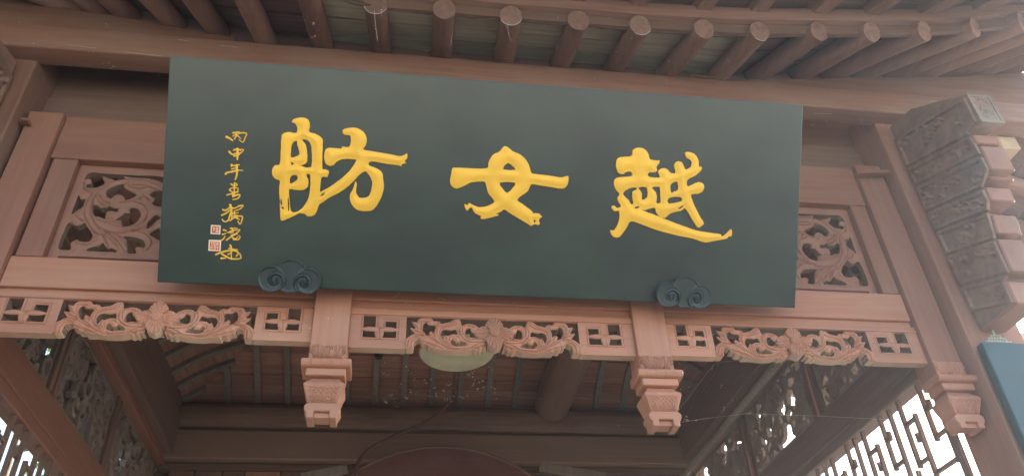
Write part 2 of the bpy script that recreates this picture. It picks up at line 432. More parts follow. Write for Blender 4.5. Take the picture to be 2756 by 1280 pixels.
# batten along the rafter ends, then the square flying rafters with boards over them
def sweep(name, mat, pts, prof, parent, bevel=.002):
    bm = bmesh.new(); prev = None
    for p in pts:
        c_ = [bm.verts.new((p[0], p[1] + a, p[2] + b2)) for a, b2 in prof]
        if prev:
            for z_ in range(len(prof)): bm.faces.new((prev[z_], prev[(z_ + 1) % len(prof)], c_[(z_ + 1) % len(prof)], c_[z_]))
        else: bm.faces.new(c_)
        prev = c_
    bm.faces.new(prev[::-1]); return finish(bm, name, mat, parent, 0)
ends = [O for I, O in RAF]
sweep('eaves_batten', M['darkX'], ends, [(.012, -.004), (.034, -.004), (.034, RR + .045), (.012, RR + .045)], roof)
sweep('eaves_batten', M['raftX'], ends, [(-.022, RR + .004), (.0105, RR + .004), (.0105, RR + .098), (-.022, RR + .098)], roof)
for k, (I, O) in enumerate(RAF):
    d = (O - I); d.z *= .8; d.normalize()
    a = O + Vector((0, .10, RR + .135)); b_ = a + d * .74
    bar('flying_rafter', M['raftY'], roof, a, b_, .075, .068)
for t0, t1 in ((-.06, .2), (.205, .45), (.455, .74)):
    for k in range(0, nR - 1):
        if k % 3: continue
        e_ = min(k + 3, nR - 1); bm = bmesh.new(); prev = None
        for q in range(k, e_ + 1):
            I, O = RAF[q]; d = (O - I); d.z *= .8; d.normalize(); a0 = O + Vector((0, .10, RR + .172))
            a = a0 + d * (t0 + .004); b_ = a0 + d * (t1 - .004)
            if q == k: a.x += .003; b_.x += .003
            c_ = [bm.verts.new(a), bm.verts.new(b_), bm.verts.new(b_ + Vector((0, 0, .02))), bm.verts.new(a + Vector((0, 0, .02)))]
            if prev:
                for z_ in range(4): bm.faces.new((prev[z_], prev[(z_ + 1) % 4], c_[(z_ + 1) % 4], c_[z_]))
            else: bm.faces.new(c_)
            prev = c_
        bm.faces.new(prev[::-1]); finish(bm, 'roof_board', M['brownboard'] if random.random() < .75 else M['pale'], roof, 0)
# tiled roof above (seen only from outside): front, side and rear slopes as solid slabs
bm = bmesh.new()
bm_prism(bm, [(1.50, Z(3.31)), (2.9, Z(3.56)), (5.0, Z(4.25)), (5.0, Z(4.4)), (1.50, Z(3.41))], 'X', -3.0, 3.4)
bm_prism(bm, [(8.3, Z(3.3)), (5.0, Z(4.25)), (5.0, Z(4.4)), (8.3, Z(3.45))], 'X', -3.0, 3.4)
finish(bm, 'roof_cover', M['brownboard'], roof, 0)

# ================================================================== PORCH FRONT: posts
PW = .15
def lotus(name, parent, cx, z0, z1, y, wdt, mat, kind='lotus'):
    """carved band of petals on a face looking to -Y"""
    U, V = grid(-wdt / 2, wdt / 2, 0, z1 - z0, .0018)
    D = np.minimum(np.minimum(U + wdt / 2, wdt / 2 - U), np.minimum(V, (z1 - z0) - V))
    h = z1 - z0; H = np.full(U.shape, .002)
    def petal(u0, v0, ru, rv, lift, n):
        d = 1 - np.sqrt(((U - u0) / ru) ** 2 + ((V - v0) / rv) ** 2)
        a = np.arctan2(U - u0, V - (v0 - rv * .9) + 1e-6)
        hh = lift + .007 * np.clip(d * 2.5, 0, 1) ** .5 + .0026 * np.cos(a * n)
        return np.where(d > 0, hh, -1)
    for (u0, v0, ru, rv, li, n) in [(0, h * .62, .031, h * .34, .000, 26), (-.058, h * .66, .020, h * .32, .001, 22), (.058, h * .66, .020, h * .32, .001, 22), (-.036, h * .45, .023, h * .52, .006, 20), (.036, h * .45, .023, h * .52, .006, 20), (0, h * .30, .026, h * .40, .012, 20)]:
        H = np.maximum(H, petal(u0, v0, ru, rv, li, n))
    return relief(name, mat, parent, U, V, D, H, -.004, lambda u, v, h_: (cx + u, y - h_, z0 + v), smooth=50)
def basket_carving(parent, cx, z0, z1, w0, w1, y0f, y1f, mat):
    """tapered face with a lattice of crossing cuts and petals along its foot; w0,y0f at the foot"""
    h = z1 - z0; U, V = grid(-w1 / 2, w1 / 2, 0, h, .002)
    half = (w0 + (w1 - w0) * V / h) / 2 - .006
    D = np.minimum(half - np.abs(U), np.minimum(V, h - V))
    H = np.full(U.shape, .0015)
    box_ = (V > h * .38) & (V < h * .88) & (np.abs(U) < half - .008)
    c1 = np.abs(((U + V) / .019) % 1 - .5); c2 = np.abs(((U - V) / .019) % 1 - .5)
    cut = np.maximum(np.exp(-((.5 - c1) / .12) ** 2), np.exp(-((.5 - c2) / .12) ** 2))
    H = np.where(box_, -.003 + .0055 * (1 - cut), H)
    for u0 in (-.036, 0, .036):
        r = np.hypot((U - u0) / .021, V / (h * .42)); a = np.arctan2(U - u0, V + 1e-6)
        H = np.where(r < 1, np.maximum(H, .0055 + .0025 * np.cos(a * 11)), H)
    return relief('basket_carving', mat, parent, U, V, D, H, -.004, lambda u, v, h_: (cx + u, (y0f + (y1f - y0f) * v / h) - h_, z0 + v), smooth=50)
def hanging_post(cx, ztop, label, low=0.0):
    zb = 1.345 + low
    p = thing('hanging_post', label, 'post', (cx, 3.03, Z(zb)), 'posts hanging between the carved friezes')
    F = 2.972                                              # front face
    q = lambda z: Z(z + low)
    box('shaft', M['midZ'] if ztop > 2.5 else M['pinkZ'], p, cx - PW / 2, cx + PW / 2, F, F + .13, q(1.592), Z(ztop), bevel=.003)
    lotus('lotus_carving', p, cx, q(1.594), q(1.665), F - .001, PW - .004, M['pinkZ'])
    # rounded moulding
    prof = [(F + .10, q(1.592)), (F - .022, q(1.592)), (F - .034, q(1.585)), (F - .036, q(1.573)), (F - .028, q(1.560)), (F - .016, q(1.555)), (F + .10, q(1.555))]
    prism('moulding', M['pinkX'], p, prof, 'X', cx - .098, cx + .098, bevel=.002, smooth=35)
    for u in (-.06, -.02, .02, .06):
        tube('bead', M['pinkX'], p, [(cx + u + .006, F - .031, q(1.588)), (cx + u, F - .037, q(1.575)), (cx + u + .005, F - .031, q(1.562))], .0020, 6)
    box('neck_block', M['pinkX'], p, cx - .078, cx + .078, F - .012, F + .10, q(1.522), q(1.554), bevel=.003)
    # basket with chamfered shoulders
    bm = bmesh.new()
    lv = [(1.521, .054, .014), (1.505, .062, .002), (1.487, .078, -.018), (1.478, .080, -.02), (1.408, .056, .0)]
    rings = []
    for z, hw, fy in lv:
        rings.append([bm.verts.new(v) for v in ((cx - hw, F + fy, q(z)), (cx + hw, F + fy, q(z)), (cx + hw, F + .10 - fy * .5, q(z)), (cx - hw, F + .10 - fy * .5, q(z)))])
    bm.faces.new(rings[0]); bm.faces.new(rings[-1][::-1])
    for a, b_ in zip(rings, rings[1:]):
        for i in range(4): bm.faces.new((a[i], a[(i + 1) % 4], b_[(i + 1) % 4], b_[i]))
    finish(bm, 'basket', M['pinkZ'], p, .002)
    basket_carving(p, cx, q(1.412), q(1.474), .112, .156, F - .001, F - .0205, M['pinkZ'])
    # scrolled foot with a notch underneath
    foot = [(-.058, 1.408), (.058, 1.408), (.068, 1.400), (.070, 1.385), (.064, 1.372), (.058, 1.366), (.058, 1.345), (.030, 1.345), (.030, 1.374), (-.030, 1.374), (-.030, 1.345), (-.058, 1.345), (-.058, 1.366), (-.064, 1.372), (-.070, 1.385), (-.068, 1.400)]
    prism('foot', M['pinkX'], p, [(cx + a, q(b_)) for a, b_ in foot[::-1]], 'Y', F - .002, F + .088, bevel=.003)
    box('foot_inset', M['pinkX'], p, cx - .0295, cx + .0295, F + .014, F + .075, q(1.352), q(1.373), bevel=.001)
    return p
hanging_post(-1.688, 2.87, 'hanging post at the far left, its carved foot below the frame', .015)
hanging_post(-.270, 2.00, 'pink hanging post with lotus foot below the left cloud bracket')
hanging_post(1.112, 2.00, 'pink hanging post with lotus foot beside the right cloud bracket', -.005)
hanging_post(2.492, 2.88, 'hazy lit hanging post nearest the teal plaque', .012)

# ================================================================== FRIEZES
SA = 7.973
def fa(pts):                                    # traced points (enlarged photo) -> metres from the flower centre, z above eye
    o = []
    for x, y in pts:
        p = atY(140 + x / SA, 780 + y / SA, 3.0); o.append((p[0] + .963, p[2] - EYE - 1.697))
    return o
LEAF_OUT = [(15, 885), (60, 720), (160, 640), (300, 585), (330, 575), (265, 465), (290, 450), (390, 455), (345, 312), (400, 320), (470, 325), (500, 275), (590, 232), (740, 232), (850, 240), (893, 300), (960, 295), (1030, 310), (1062, 352), (1180, 340), (1290, 318), (1390, 265), (1532, 258), (1545, 370), (1562, 403), (1640, 372), (1760, 363), (1870, 390), (1940, 440), (1968, 480), (2060, 470), (2200, 520), (2200, 800), (2040, 765), (2010, 830), (1990, 900), (1950, 915), (1905, 905), (1885, 940), (1830, 958), (1790, 935), (1740, 960), (1690, 945), (1660, 928), (1500, 955), (1300, 958), (1150, 955), (1040, 940), (940, 925), (760, 928), (722, 915), (708, 872), (640, 875), (590, 872), (562, 845), (552, 803), (490, 800), (455, 770), (470, 728), (430, 693), (350, 703), (275, 755), (240, 830), (205, 895), (110, 905)]
LEAF_HOLES = [
    [(605, 590), (568, 500), (575, 430), (620, 360), (700, 333), (722, 372), (790, 397), (850, 395), (905, 428), (850, 500), (828, 575), (785, 542), (720, 535), (685, 575), (690, 625), (640, 615)],
    [(985, 715), (958, 650), (975, 570), (1040, 510), (1130, 495), (1250, 513), (1370, 495), (1378, 592), (1320, 595), (1220, 597), (1130, 632), (1090, 615), (1040, 655)],
    [(1175, 820), (1165, 765), (1195, 720), (1262, 708), (1282, 760), (1345, 777), (1402, 765), (1430, 732), (1550, 790), (1542, 830), (1565, 858), (1350, 862), (1235, 857)],
    [(1590, 640), (1585, 560), (1640, 487), (1742, 470), (1740, 522), (1795, 580), (1845, 608), (1862, 655), (1880, 672), (1760, 674), (1650, 667)]]
LEAF_CUTS = [
    [(120, 660), (300, 620), (480, 630), (640, 700), (800, 800), (950, 880), (1100, 925), (1300, 940)],
    [(500, 580), (650, 650), (800, 745), (900, 830), (1050, 900), (1200, 925), (1500, 925), (1700, 880), (1960, 790)],
    [(600, 600), (430, 560), (300, 475)], [(600, 590), (460, 480), (365, 345)], [(600, 560), (520, 440), (560, 310), (700, 270), (860, 290)],
    [(560, 520), (540, 400), (620, 320), (800, 330)],
    [(1180, 915), (1000, 825), (890, 700), (885, 560), (965, 445), (1150, 400), (1300, 370), (1480, 300)],
    [(1150, 880), (960, 750), (930, 620), (985, 500), (1100, 450), (1300, 430), (1450, 385)],
    [(1950, 800), (1700, 800), (1520, 730), (1440, 620), (1450, 500), (1540, 425)], [(1900, 735), (1700, 735), (1575, 680), (1515, 590), (1535, 480), (1620, 425), (1800, 420)],
    [(1860, 700), (1680, 700), (1560, 620)], [(1700, 430), (1850, 470), (1930, 560)],
    [(1150, 860), (1130, 750), (1180, 660), (1300, 640), (1390, 700)], [(1100, 830), (1060, 740), (1090, 660)],
    [(560, 640), (350, 650), (180, 710), (80, 800), (60, 880)], [(430, 665), (250, 720), (180, 800), (150, 890)],
    [(480, 760), (700, 840), (900, 910)], [(620, 830), (760, 890)], [(1990, 850), (1850, 900), (1650, 910)], [(1950, 880), (1880, 870), (1780, 920)],
    [(755, 560), (780, 600), (800, 670)], [(1000, 320), (960, 380), (900, 430)]]
def frieze(x0, x1, z0, label, fl0, fl1):
    """x0..x1 clear width between posts, z0 underside (above eye); fret blocks end at fl0 / begin at fl1"""
    T = 1.888 - 1.695 + z0 - .0; zt = z0 + .193
    p = thing('carved_frieze', label, 'carved frieze', ((x0 + x1) / 2, 3.02, Z(z0)), 'pierced friezes between the hanging posts')
    F = 3.0; BK = -.042
    rail_b = z0 + .160
    box('top_rail', M['pinkX'], p, x0 - .004, x1 + .004, F, F + .014, Z(rail_b), Z(zt), bevel=.0025)
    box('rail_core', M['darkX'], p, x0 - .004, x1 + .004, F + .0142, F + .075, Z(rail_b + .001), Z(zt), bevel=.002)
    box('rail_bead', M['pinkX'], p, x0 - .004, x1 + .004, F - .004, F + .01, Z(rail_b + .002), Z(rail_b + .008), bevel=.001)
    fr = lambda u, v, h_: (u, F - h_, Z(z0 + v))
    R = .0021
    # fret blocks
    for side, (a, b_) in ((1, (x0, fl0)), (-1, (fl1, x1))):
        wdt = b_ - a; U, V = grid(0, wdt, 0, .159, R)
        uu = U if side == 1 else wdt - U                # uu from the post
        D = np.minimum(np.minimum(U, wdt - U), np.minimum(V, .159 - V))
        k = wdt / .235
        oL, oR, oB, oT = .055 * k, .193 * k, .050, .159
        def rect(u0, u1, v0, v1): return np.minimum(np.minimum(uu - u0, u1 - uu), np.minimum(V - v0, v1 - v0 - (V - v0)))
        holes = [rect(oL, oL + .051 * k, .090, .19), rect(oL + .093 * k, oR, .094, .130), rect(oL, oR, oB, .0905)]
        Hh = np.maximum.reduce(holes)
        cx_ = oL + .068 * k
        # crossed petals and the bud
        lob = np.abs(np.abs(uu - cx_) - .036 * k)
        pet = .0112 - np.hypot((V - .0875), lob * .29)
        bud = .019 - np.abs(uu - cx_) - .35 * np.clip(.066 - V, 0, 1)
        bud = np.minimum(bud, (.094 - V) - np.abs(uu - cx_) * .6); bud = np.minimum(bud, V - .046)
        solid = np.maximum(-Hh, np.maximum(pet, bud)); D2 = np.minimum(D, solid)
        H = rnd(D2, .004, .002)
        # bead line round the openings
        dd = np.abs(np.abs(Hh) - .008); H -= .0045 * np.exp(-(dd / .0020) ** 2) * (Hh < 0) * (pet < -.002) * (bud < -.002)
        H += np.where((pet > 0), .002 + rnd(np.clip(pet, 0, 1), .010, .007), 0) + np.where((bud > 0) & (pet < 0), .001 + rnd(np.clip(bud, 0, 1), .02, .006), 0)
        H -= .003 * np.exp(-((uu - cx_) / .0018) ** 2) * (bud > 0)
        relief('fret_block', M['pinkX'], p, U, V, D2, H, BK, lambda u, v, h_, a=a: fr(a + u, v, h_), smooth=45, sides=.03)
    # scroll carving, mirrored about the flower
    c = (fl0 + fl1) / 2; half = (fl1 - fl0) / 2; k = half / .383
    U, V = grid(-half, half, -.004, .16, R)
    Um = -np.abs(U) / k
    outl = smooth_poly(fa(LEAF_OUT), 3)
    D = poly_sdf(Um, V, outl)
    for hl in LEAF_HOLES: D = np.minimum(D, -poly_sdf(Um, V, smooth_poly(fa(hl), 3)))
    D = np.maximum(D, np.minimum(.03 - np.abs(U), np.minimum(V - .02, .13 - V)))
    H = rnd(D, .006, .006) + .010 * np.clip(D / .02, 0, 1)
    for ln in LEAF_CUTS: groove(H, Um, V, smooth_poly(fa(ln), 3, False), .0021, .0070)
    H -= .006 * np.clip(-(seg_dist(Um, V, smooth_poly(fa(LEAF_CUTS[1]), 3, False)) - .012) / .012, 0, 1) * 0
    D = np.minimum(D, half - np.abs(U))
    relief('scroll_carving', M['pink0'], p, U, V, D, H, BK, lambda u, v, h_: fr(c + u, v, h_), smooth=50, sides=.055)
    # four-petalled flower
    fc = .080; U, V = grid(-.10, .10, -.095, .095, .0022)
    ang = np.arctan2(V, U); r = np.hypot(U, V)
    pe = []
    for a0, ln, wd in ((math.pi / 2, .074, .038), (-math.pi / 2, .080, .038), (0, .086, .035), (math.pi, .086, .035)):
        s_ = U * math.cos(a0) + V * math.sin(a0); t_ = -U * math.sin(a0) + V * math.cos(a0)
        q_ = np.clip(s_ / ln, 1e-4, 1)
        wid = wd * np.where(q_ < .42, (q_ / .42) ** .7, np.clip(1 - ((q_ - .42) / .58) ** 2.0, 0, 1) ** .75)
        pe.append(np.where((s_ > 0) & (s_ < ln), wid - np.abs(t_), -.01))
    D = np.maximum.reduce(pe + [.022 - r])
    H = .012 + rnd(np.maximum(D, 0), .010, .009) + .0032 * np.cos(ang * 26) * (r > .026) * np.clip((r - .02) / .02, 0, 1)
    vert_ = np.maximum(pe[0], pe[1]) > 0; H += np.where(vert_, .009, 0)
    boss = r < .024
    H = np.where(boss, .034 + .006 * np.sqrt(np.clip(1 - (r / .024) ** 2, 0, 1)) + .0025 * np.sign(np.sin(U * 620)) * np.sign(np.sin(V * 620)) * .5, H)
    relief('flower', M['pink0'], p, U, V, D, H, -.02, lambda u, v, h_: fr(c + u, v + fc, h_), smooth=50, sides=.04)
    return p
frieze(-1.612, -.346, 1.693, 'pierced flower and scroll frieze at the left, above the openwork side wall', -1.345, -.580)
frieze(-.194, 1.036, 1.672, 'pierced flower and scroll frieze at the middle, in front of the oval lamp', .042, .790)
frieze(1.188, 2.416, 1.681, 'pierced flower and scroll frieze at the right, with sunlit pale underside', 1.404, 2.157)

# ================================================================== WALL PANEL BEHIND THE BOARD
wp = thing('wall_panel', 'faded pink wall frame behind the green board with two carved roundels', 'wall panel', (.41, 3.05, Z(1.9)))
XL, XR = -1.611, 2.416
box('bottom_rail', M['pinkX'], wp, XL, XR, 3.0, 3.10, Z(1.908), Z(2.058), bevel=.003)
box('shadow_gap', M['pinkX'], wp, XL, XR, 3.018, 3.07, Z(1.860), Z(1.9085), bevel=0)
box('top_rail', M['midX'], wp, XL, XR, 3.0, 3.12, Z(2.612), Z(2.874), bevel=.003)  # darker paint than the bottom rail, standing in for eaves shade
for a, b_ in ((-1.596, -1.489), (2.326, 2.424 - .012)):
    box('batten', M['midZ'], wp, a, b_, 3.002, 3.06, Z(2.061), Z(2.609), bevel=.003)
box('backing', M['pinkX'], wp, XL, XR, 3.062, 3.09, Z(2.05), Z(2.0605), bevel=0)
S5 = 4.6
def fr5(pts): 
    o = []
    for x, y in pts:
        p = atY(140 + x / S5, 440 + y / S5, 3.04); o.append((p[0], p[2] - EYE))
    return o
RH = [
 [(400, 190), (470, 112), (640, 122), (900, 140), (1390, 165), (1390, 250), (1290, 215), (1180, 182), (1000, 172), (880, 155), (905, 185), (780, 207), (640, 163), (625, 190), (660, 240), (600, 280), (540, 302), (440, 302), (430, 265), (490, 250), (485, 200), (440, 195)],
 [(330, 385), (350, 440), (415, 450), (380, 540), (300, 590), (240, 620), (280, 510)],
 [(190, 745), (260, 745), (290, 770), (340, 770), (410, 735), (430, 770), (490, 850), (500, 920), (450, 970), (350, 970), (320, 945), (240, 980), (225, 1070), (110, 1065), (80, 1010)],
 [(430, 1082), (500, 1035), (570, 1025), (635, 985), (650, 1010), (700, 1055), (750, 1050), (795, 1100)],
 [(925, 980), (935, 1030), (940, 1110), (1040, 1115), (1030, 1060), (1080, 1030), (1140, 1045), (1150, 990), (1110, 940), (1000, 912), (890, 905), (930, 950)],
 [(670, 370), (700, 320), (780, 280), (900, 260), (890, 290), (940, 330), (1000, 360), (1050, 395), (1000, 430), (910, 455), (890, 410), (830, 390), (770, 400), (740, 430), (690, 420)],
 [(1220, 395), (1260, 350), (1380, 350), (1370, 520), (1290, 530), (1245, 500), (1275, 440)],
 [(505, 520), (560, 520), (600, 550), (660, 550), (710, 530), (760, 555), (820, 560), (810, 600), (750, 595), (690, 600), (665, 640), (660, 690), (600, 665), (540, 660), (510, 620), (495, 570)],
 [(790, 705), (880, 640), (890, 620), (970, 620), (960, 570), (1010, 555), (1070, 570), (1100, 620), (1080, 690), (1000, 760), (880, 785), (860, 710)],
 [(1200, 720), (1290, 640), (1350, 680), (1300, 710), (1250, 760), (1200, 800), (1170, 790)],
 [(1205, 880), (1290, 820), (1340, 815), (1340, 950), (1290, 930)]]
RC = [
 [(1400, 345), (1200, 240), (950, 212), (750, 250), (600, 350), (515, 470), (485, 600), (520, 720), (600, 820), (760, 870), (950, 865), (1150, 800)],
 [(1400, 300), (1200, 205), (950, 190), (740, 225), (570, 330), (440, 480), (410, 620), (440, 740), (510, 850), (600, 900)],
 [(620, 850), (700, 930), (830, 1060)], [(640, 850), (780, 940), (900, 1080)], [(610, 860), (660, 950), (700, 1040)], [(660, 850), (800, 900), (910, 940)],
 [(900, 850), (1050, 850), (1200, 900), (1240, 1000), (1180, 1090)], [(1000, 850), (1150, 820), (1250, 800)],
 [(640, 740), (750, 730), (860, 750)], [(600, 720), (750, 770), (880, 790)], [(560, 690), (640, 700), (760, 690)],
 [(1010, 470), (1150, 430), (1230, 460)], [(1130, 400), (1180, 440), (1200, 470)], [(1080, 420), (1100, 450), (1110, 480)], [(940, 290), (1080, 330), (1200, 310)], [(1000, 280), (1150, 290), (1320, 340)],
 [(600, 400), (640, 470), (720, 510)], [(560, 420), (600, 500), (680, 540)], [(850, 500), (950, 480), (1120, 520), (1190, 620), (1150, 720), (1030, 800)],
 [(300, 640), (340, 700), (400, 720)], [(400, 230), (420, 330), (500, 380)], [(300, 990), (420, 1020), (560, 960)]]
def roundel(flip):
    u0, u1, v0, v1 = -1.488, -.93, 2.0595, 2.6105
    U, V = grid(u0, u1, v0, v1, .0032)
    D = np.minimum(np.minimum(U - u0, u1 - U), np.minimum(V - v0, v1 - V))
    hole = None
    for h_ in RH: D = np.minimum(D, -poly_sdf(U, V, smooth_poly(fr5(h_), 3)))
    H = np.zeros(U.shape)
    inner_ = poly_sdf(U, V, [(-1.44, 2.085), (-.90, 2.085), (-.90, 2.545), (-1.44, 2.545)])
    H = np.where(inner_ > 0, rnd(D, .007, .007) + .010 * np.clip(D / .03, 0, 1), rnd(D, .004, .002))
    for ln in RC: groove(H, U, V, smooth_poly(fr5(ln), 3, False), .0032, .009)
    mid = (-1.489 + 2.326) / 2
    f_ = (lambda u, v, h_: (u, 3.042 - h_, Z(v))) if not flip else (lambda u, v, h_: (2 * mid - u, 3.042 - h_, Z(v)))
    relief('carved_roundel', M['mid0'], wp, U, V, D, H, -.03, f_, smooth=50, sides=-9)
roundel(False); roundel(True)
box('centre_panel', M['pinkX'], wp, -.93, 1.77, 3.045, 3.06, Z(2.0605), Z(2.61), bevel=0)
# strip of boards above the frame, in darker wood that stands for shade under the eaves beam
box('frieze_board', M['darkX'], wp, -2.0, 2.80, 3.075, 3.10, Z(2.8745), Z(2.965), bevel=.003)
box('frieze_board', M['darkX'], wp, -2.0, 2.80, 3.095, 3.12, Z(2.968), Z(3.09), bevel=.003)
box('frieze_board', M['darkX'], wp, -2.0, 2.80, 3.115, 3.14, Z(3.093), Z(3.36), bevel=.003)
# wedges driven through the posts
def peg(pts, label):
    bm = bmesh.new(); bm_prism(bm, pts, 'Y', 2.925, 2.965); o = finish(bm, 'wooden_peg', M['midX'], None, .002); tag(o, label, 'peg', 'tapered pegs near the top corners')
peg([(2.385, Z(2.772)), (2.582, Z(2.793)), (2.582, Z(2.815)), (2.45, Z(2.80))], 'long tapered wooden peg sticking out beside the right column')
peg([(-1.765, Z(2.765)), (-1.728, Z(2.762)), (-1.728, Z(2.778)), (-1.765, Z(2.783))], 'short wooden peg end beside the left column')

# ================================================================== CORNER COLUMNS
for cx0, cx1, lb, side in ((2.581, 2.868, 'square brown-pink column carrying the teal plaque', 1), (-2.07, -1.782, 'square brown column at the left edge of the photo', -1)):
    c = thing('corner_column', lb, 'column', ((cx0 + cx1) / 2, 3.0, 0), 'square columns at the porch corners')
    box('shaft', M['midZ'] if side > 0 else M['beamZ'], c, cx0, cx1, 2.892, 3.16, .25, Z(3.30), bevel=.008, segs=2)
    box('stone_base', M['metal'], c, cx0 - .05, cx1 + .05, 2.84, 3.21, 0.0, .249, bevel=.01)

# ================================================================== CARVED CORNER BRACKETS
def bracket(xl, mirror, label):
    """profile in (Y, z above eye); visible side at xl"""
    sg = -1 if mirror else 1
    X0, X1 = (xl, xl + sg * .125)
    p = thing('corner_bracket', label, 'bracket', (xl + sg * .06, 2.87, Z(1.8)), 'carved brackets on the corner columns')
    lo, hi = min(X0, X1), max(X0, X1)
    k = .953
    blocks = [('bracket_block', q_) for q_ in (
        [(2.628, 1.783), (2.888, 1.79), (2.888, 1.98), (2.66, 1.905), (2.626, 1.895)],
        [(2.574, 1.912), (2.888, 1.985), (2.888, 2.17), (2.60, 2.095), (2.566, 2.085)],
        [(2.553, 2.105), (2.888, 2.175), (2.888, 2.29), (2.57, 2.215), (2.535, 2.20)],
        [(2.500, 2.255), (2.888, 2.295), (2.888, 2.41), (2.53, 2.34), (2.495, 2.330)],
        [(2.452, 2.345), (2.888, 2.415), (2.888, 2.43), (2.452, 2.360)],
        [(2.422, 2.375), (2.888, 2.435), (2.888, 2.63), (2.46, 2.535), (2.416, 2.515)],
        [(2.425, 2.540), (2.888, 2.635), (2.888, 2.70), (2.425, 2.598)])]
    for nme, poly in blocks:
        prism(nme, M['mid0'], p, [(a, Z(b_)) for a, b_ in poly], 'X', lo, hi, bevel=.006)
    # spine behind the blocks
    prism('spine', M['carved'], p, [(2.66, Z(1.80)), (2.885, Z(1.80)), (2.885, Z(2.9)), (2.55, Z(2.7)), (2.6, Z(2.3))], 'X', lo + .006, hi - .006, bevel=.002)
    # projecting head
    prism('head', M['carved'], p, [(2.352, Z(2.605)), (2.52, Z(2.655)), (2.885, Z(2.80)), (2.885, Z(3.10)), (2.70, Z(3.05)), (2.352, Z(2.80))], 'X', lo, hi, bevel=.004)
    # carved end panel of the head (faces the yard)
    U, V = grid(0, .125, 0, .19, .0022)
    D = np.minimum(np.minimum(U, .125 - U), np.minimum(V, .19 - V))
    H = np.where(D > .017, -.010, 0.0)
    sc_ = smooth_poly([(.045, .16), (.08, .155), (.085, .12), (.05, .115), (.045, .085), (.085, .08), (.09, .05), (.06, .035), (.04, .05), (.06, .065)], 5, False)
    dd = seg_dist(U, V, sc_); H = np.where(D > .018, np.maximum(H, -.010 + .012 * np.exp(-(dd / .010) ** 2)), H)
    H += np.where(D > .018, .003 * np.sin(U * 330 + 3 * np.sin(V * 90)), 0)
    x_ = lo
    relief('end_carving', M['sidecarve'], p, U, V, D, H, -.014, lambda u, v, h_: (x_ + u, 2.352 - .0045 - h_ , Z(2.605) + v), smooth=45)
    # shallow scrolls carved in the side
    U, V = grid(2.36, 2.885, 1.79, 3.0, .005)
    out_ = [(2.64, 1.795), (2.88, 1.80), (2.88, 3.02), (2.70, 3.0), (2.362, 2.79), (2.368, 2.625), (2.44, 2.625), (2.432, 2.53), (2.434, 2.385), (2.465, 2.36), (2.508, 2.345), (2.512, 2.262), (2.545, 2.215), (2.565, 2.112), (2.582, 2.09), (2.588, 1.918), (2.636, 1.90)]
    D = poly_sdf(U, V, out_)
    H = np.full(U.shape, .001)
    rr_ = random.Random(3)
    W_ = V - (U - 2.65) * .42                                  # height measured along the slant of the blocks
    for lo2, hi2 in ((1.80, 1.93), (1.945, 2.11), (2.125, 2.26), (2.275, 2.38), (2.40, 2.55), (2.57, 2.68), (2.70, 2.90)):
        e_ = np.minimum(np.minimum(W_ - lo2, hi2 - W_), D)
        H = np.where((e_ > 0) & (e_ < .017), .014, H)           # raised frame of each block
        c_ = np.where(e_ > .017, 1, 0)
        for q in range(7):
            u0 = rr_.uniform(2.44, 2.86); w0 = rr_.uniform(lo2 + .03, hi2 - .03); r0 = rr_.uniform(.022, .045)
            r = np.hypot(U - u0, W_ - w0); a = np.arctan2(W_ - w0, (U - u0) * rr_.choice((-1, 1)))
            w_ = np.exp(-(((r - r0 * (.55 + .12 * a)) / (r0 * .20)) ** 2)) * c_; H = np.maximum(H, .001 + .016 * w_)
    f_ = (lambda u, v, h_: (X0 - h_, u, Z(v))) if not mirror else (lambda u, v, h_: (X0 + h_, u, Z(v)))
    relief('carved_side', M['carved'], p, U, V, D, H, -.002, f_, smooth=50)
    return p
bracket(2.655, False, 'dark stepped carved bracket on the right column under the eaves')
bracket(-1.86, True, 'dark carved bracket on the left column, mostly outside the photo')

# ================================================================== NAME BOARD
BO = Vector((-.965, 2.88, Z(1.876))); BW, BH = 2.735, .916
bu = Vector((1, 0, 0)); bv = Vector((0, 2.34 - 2.88, 2.616 - 1.876)).normalized(); bn = bu.cross(bv)   # bn looks out and down
if bn.y > 0: bn = -bn
def bf(u, v, h_): p = BO + bu * u + bv * v + bn * h_; return (p.x, p.y, p.z)
def on_board(px, py, off=0.0):
    r = Vector(ray(px, py)); o = Vector((0, 0, EYE)); c0 = BO + bn * off
    s_ = (c0 - o).dot(bn) / r.dot(bn); q = o + r * s_ - BO
    return (q.dot(bu), q.dot(bv))
nb = thing('name_board', 'large green-black wooden name board with gilt characters, tilted forward', 'sign', tuple(BO + bu * BW / 2))
bm = bmesh.new()
vv = [bm.verts.new(bf(u, v, h_)) for h_ in (0, -.038) for u, v in ((0, 0), (BW, 0), (BW, BH), (0, BH))]
for f in ((0, 1, 2, 3), (7, 6, 5, 4), (0, 4, 5, 1), (1, 5, 6, 2), (2, 6, 7, 3), (3, 7, 4, 0)): bm.faces.new([vv[i] for i in f])
finish(bm, 'board', M['board'], nb, .004, segs=2)
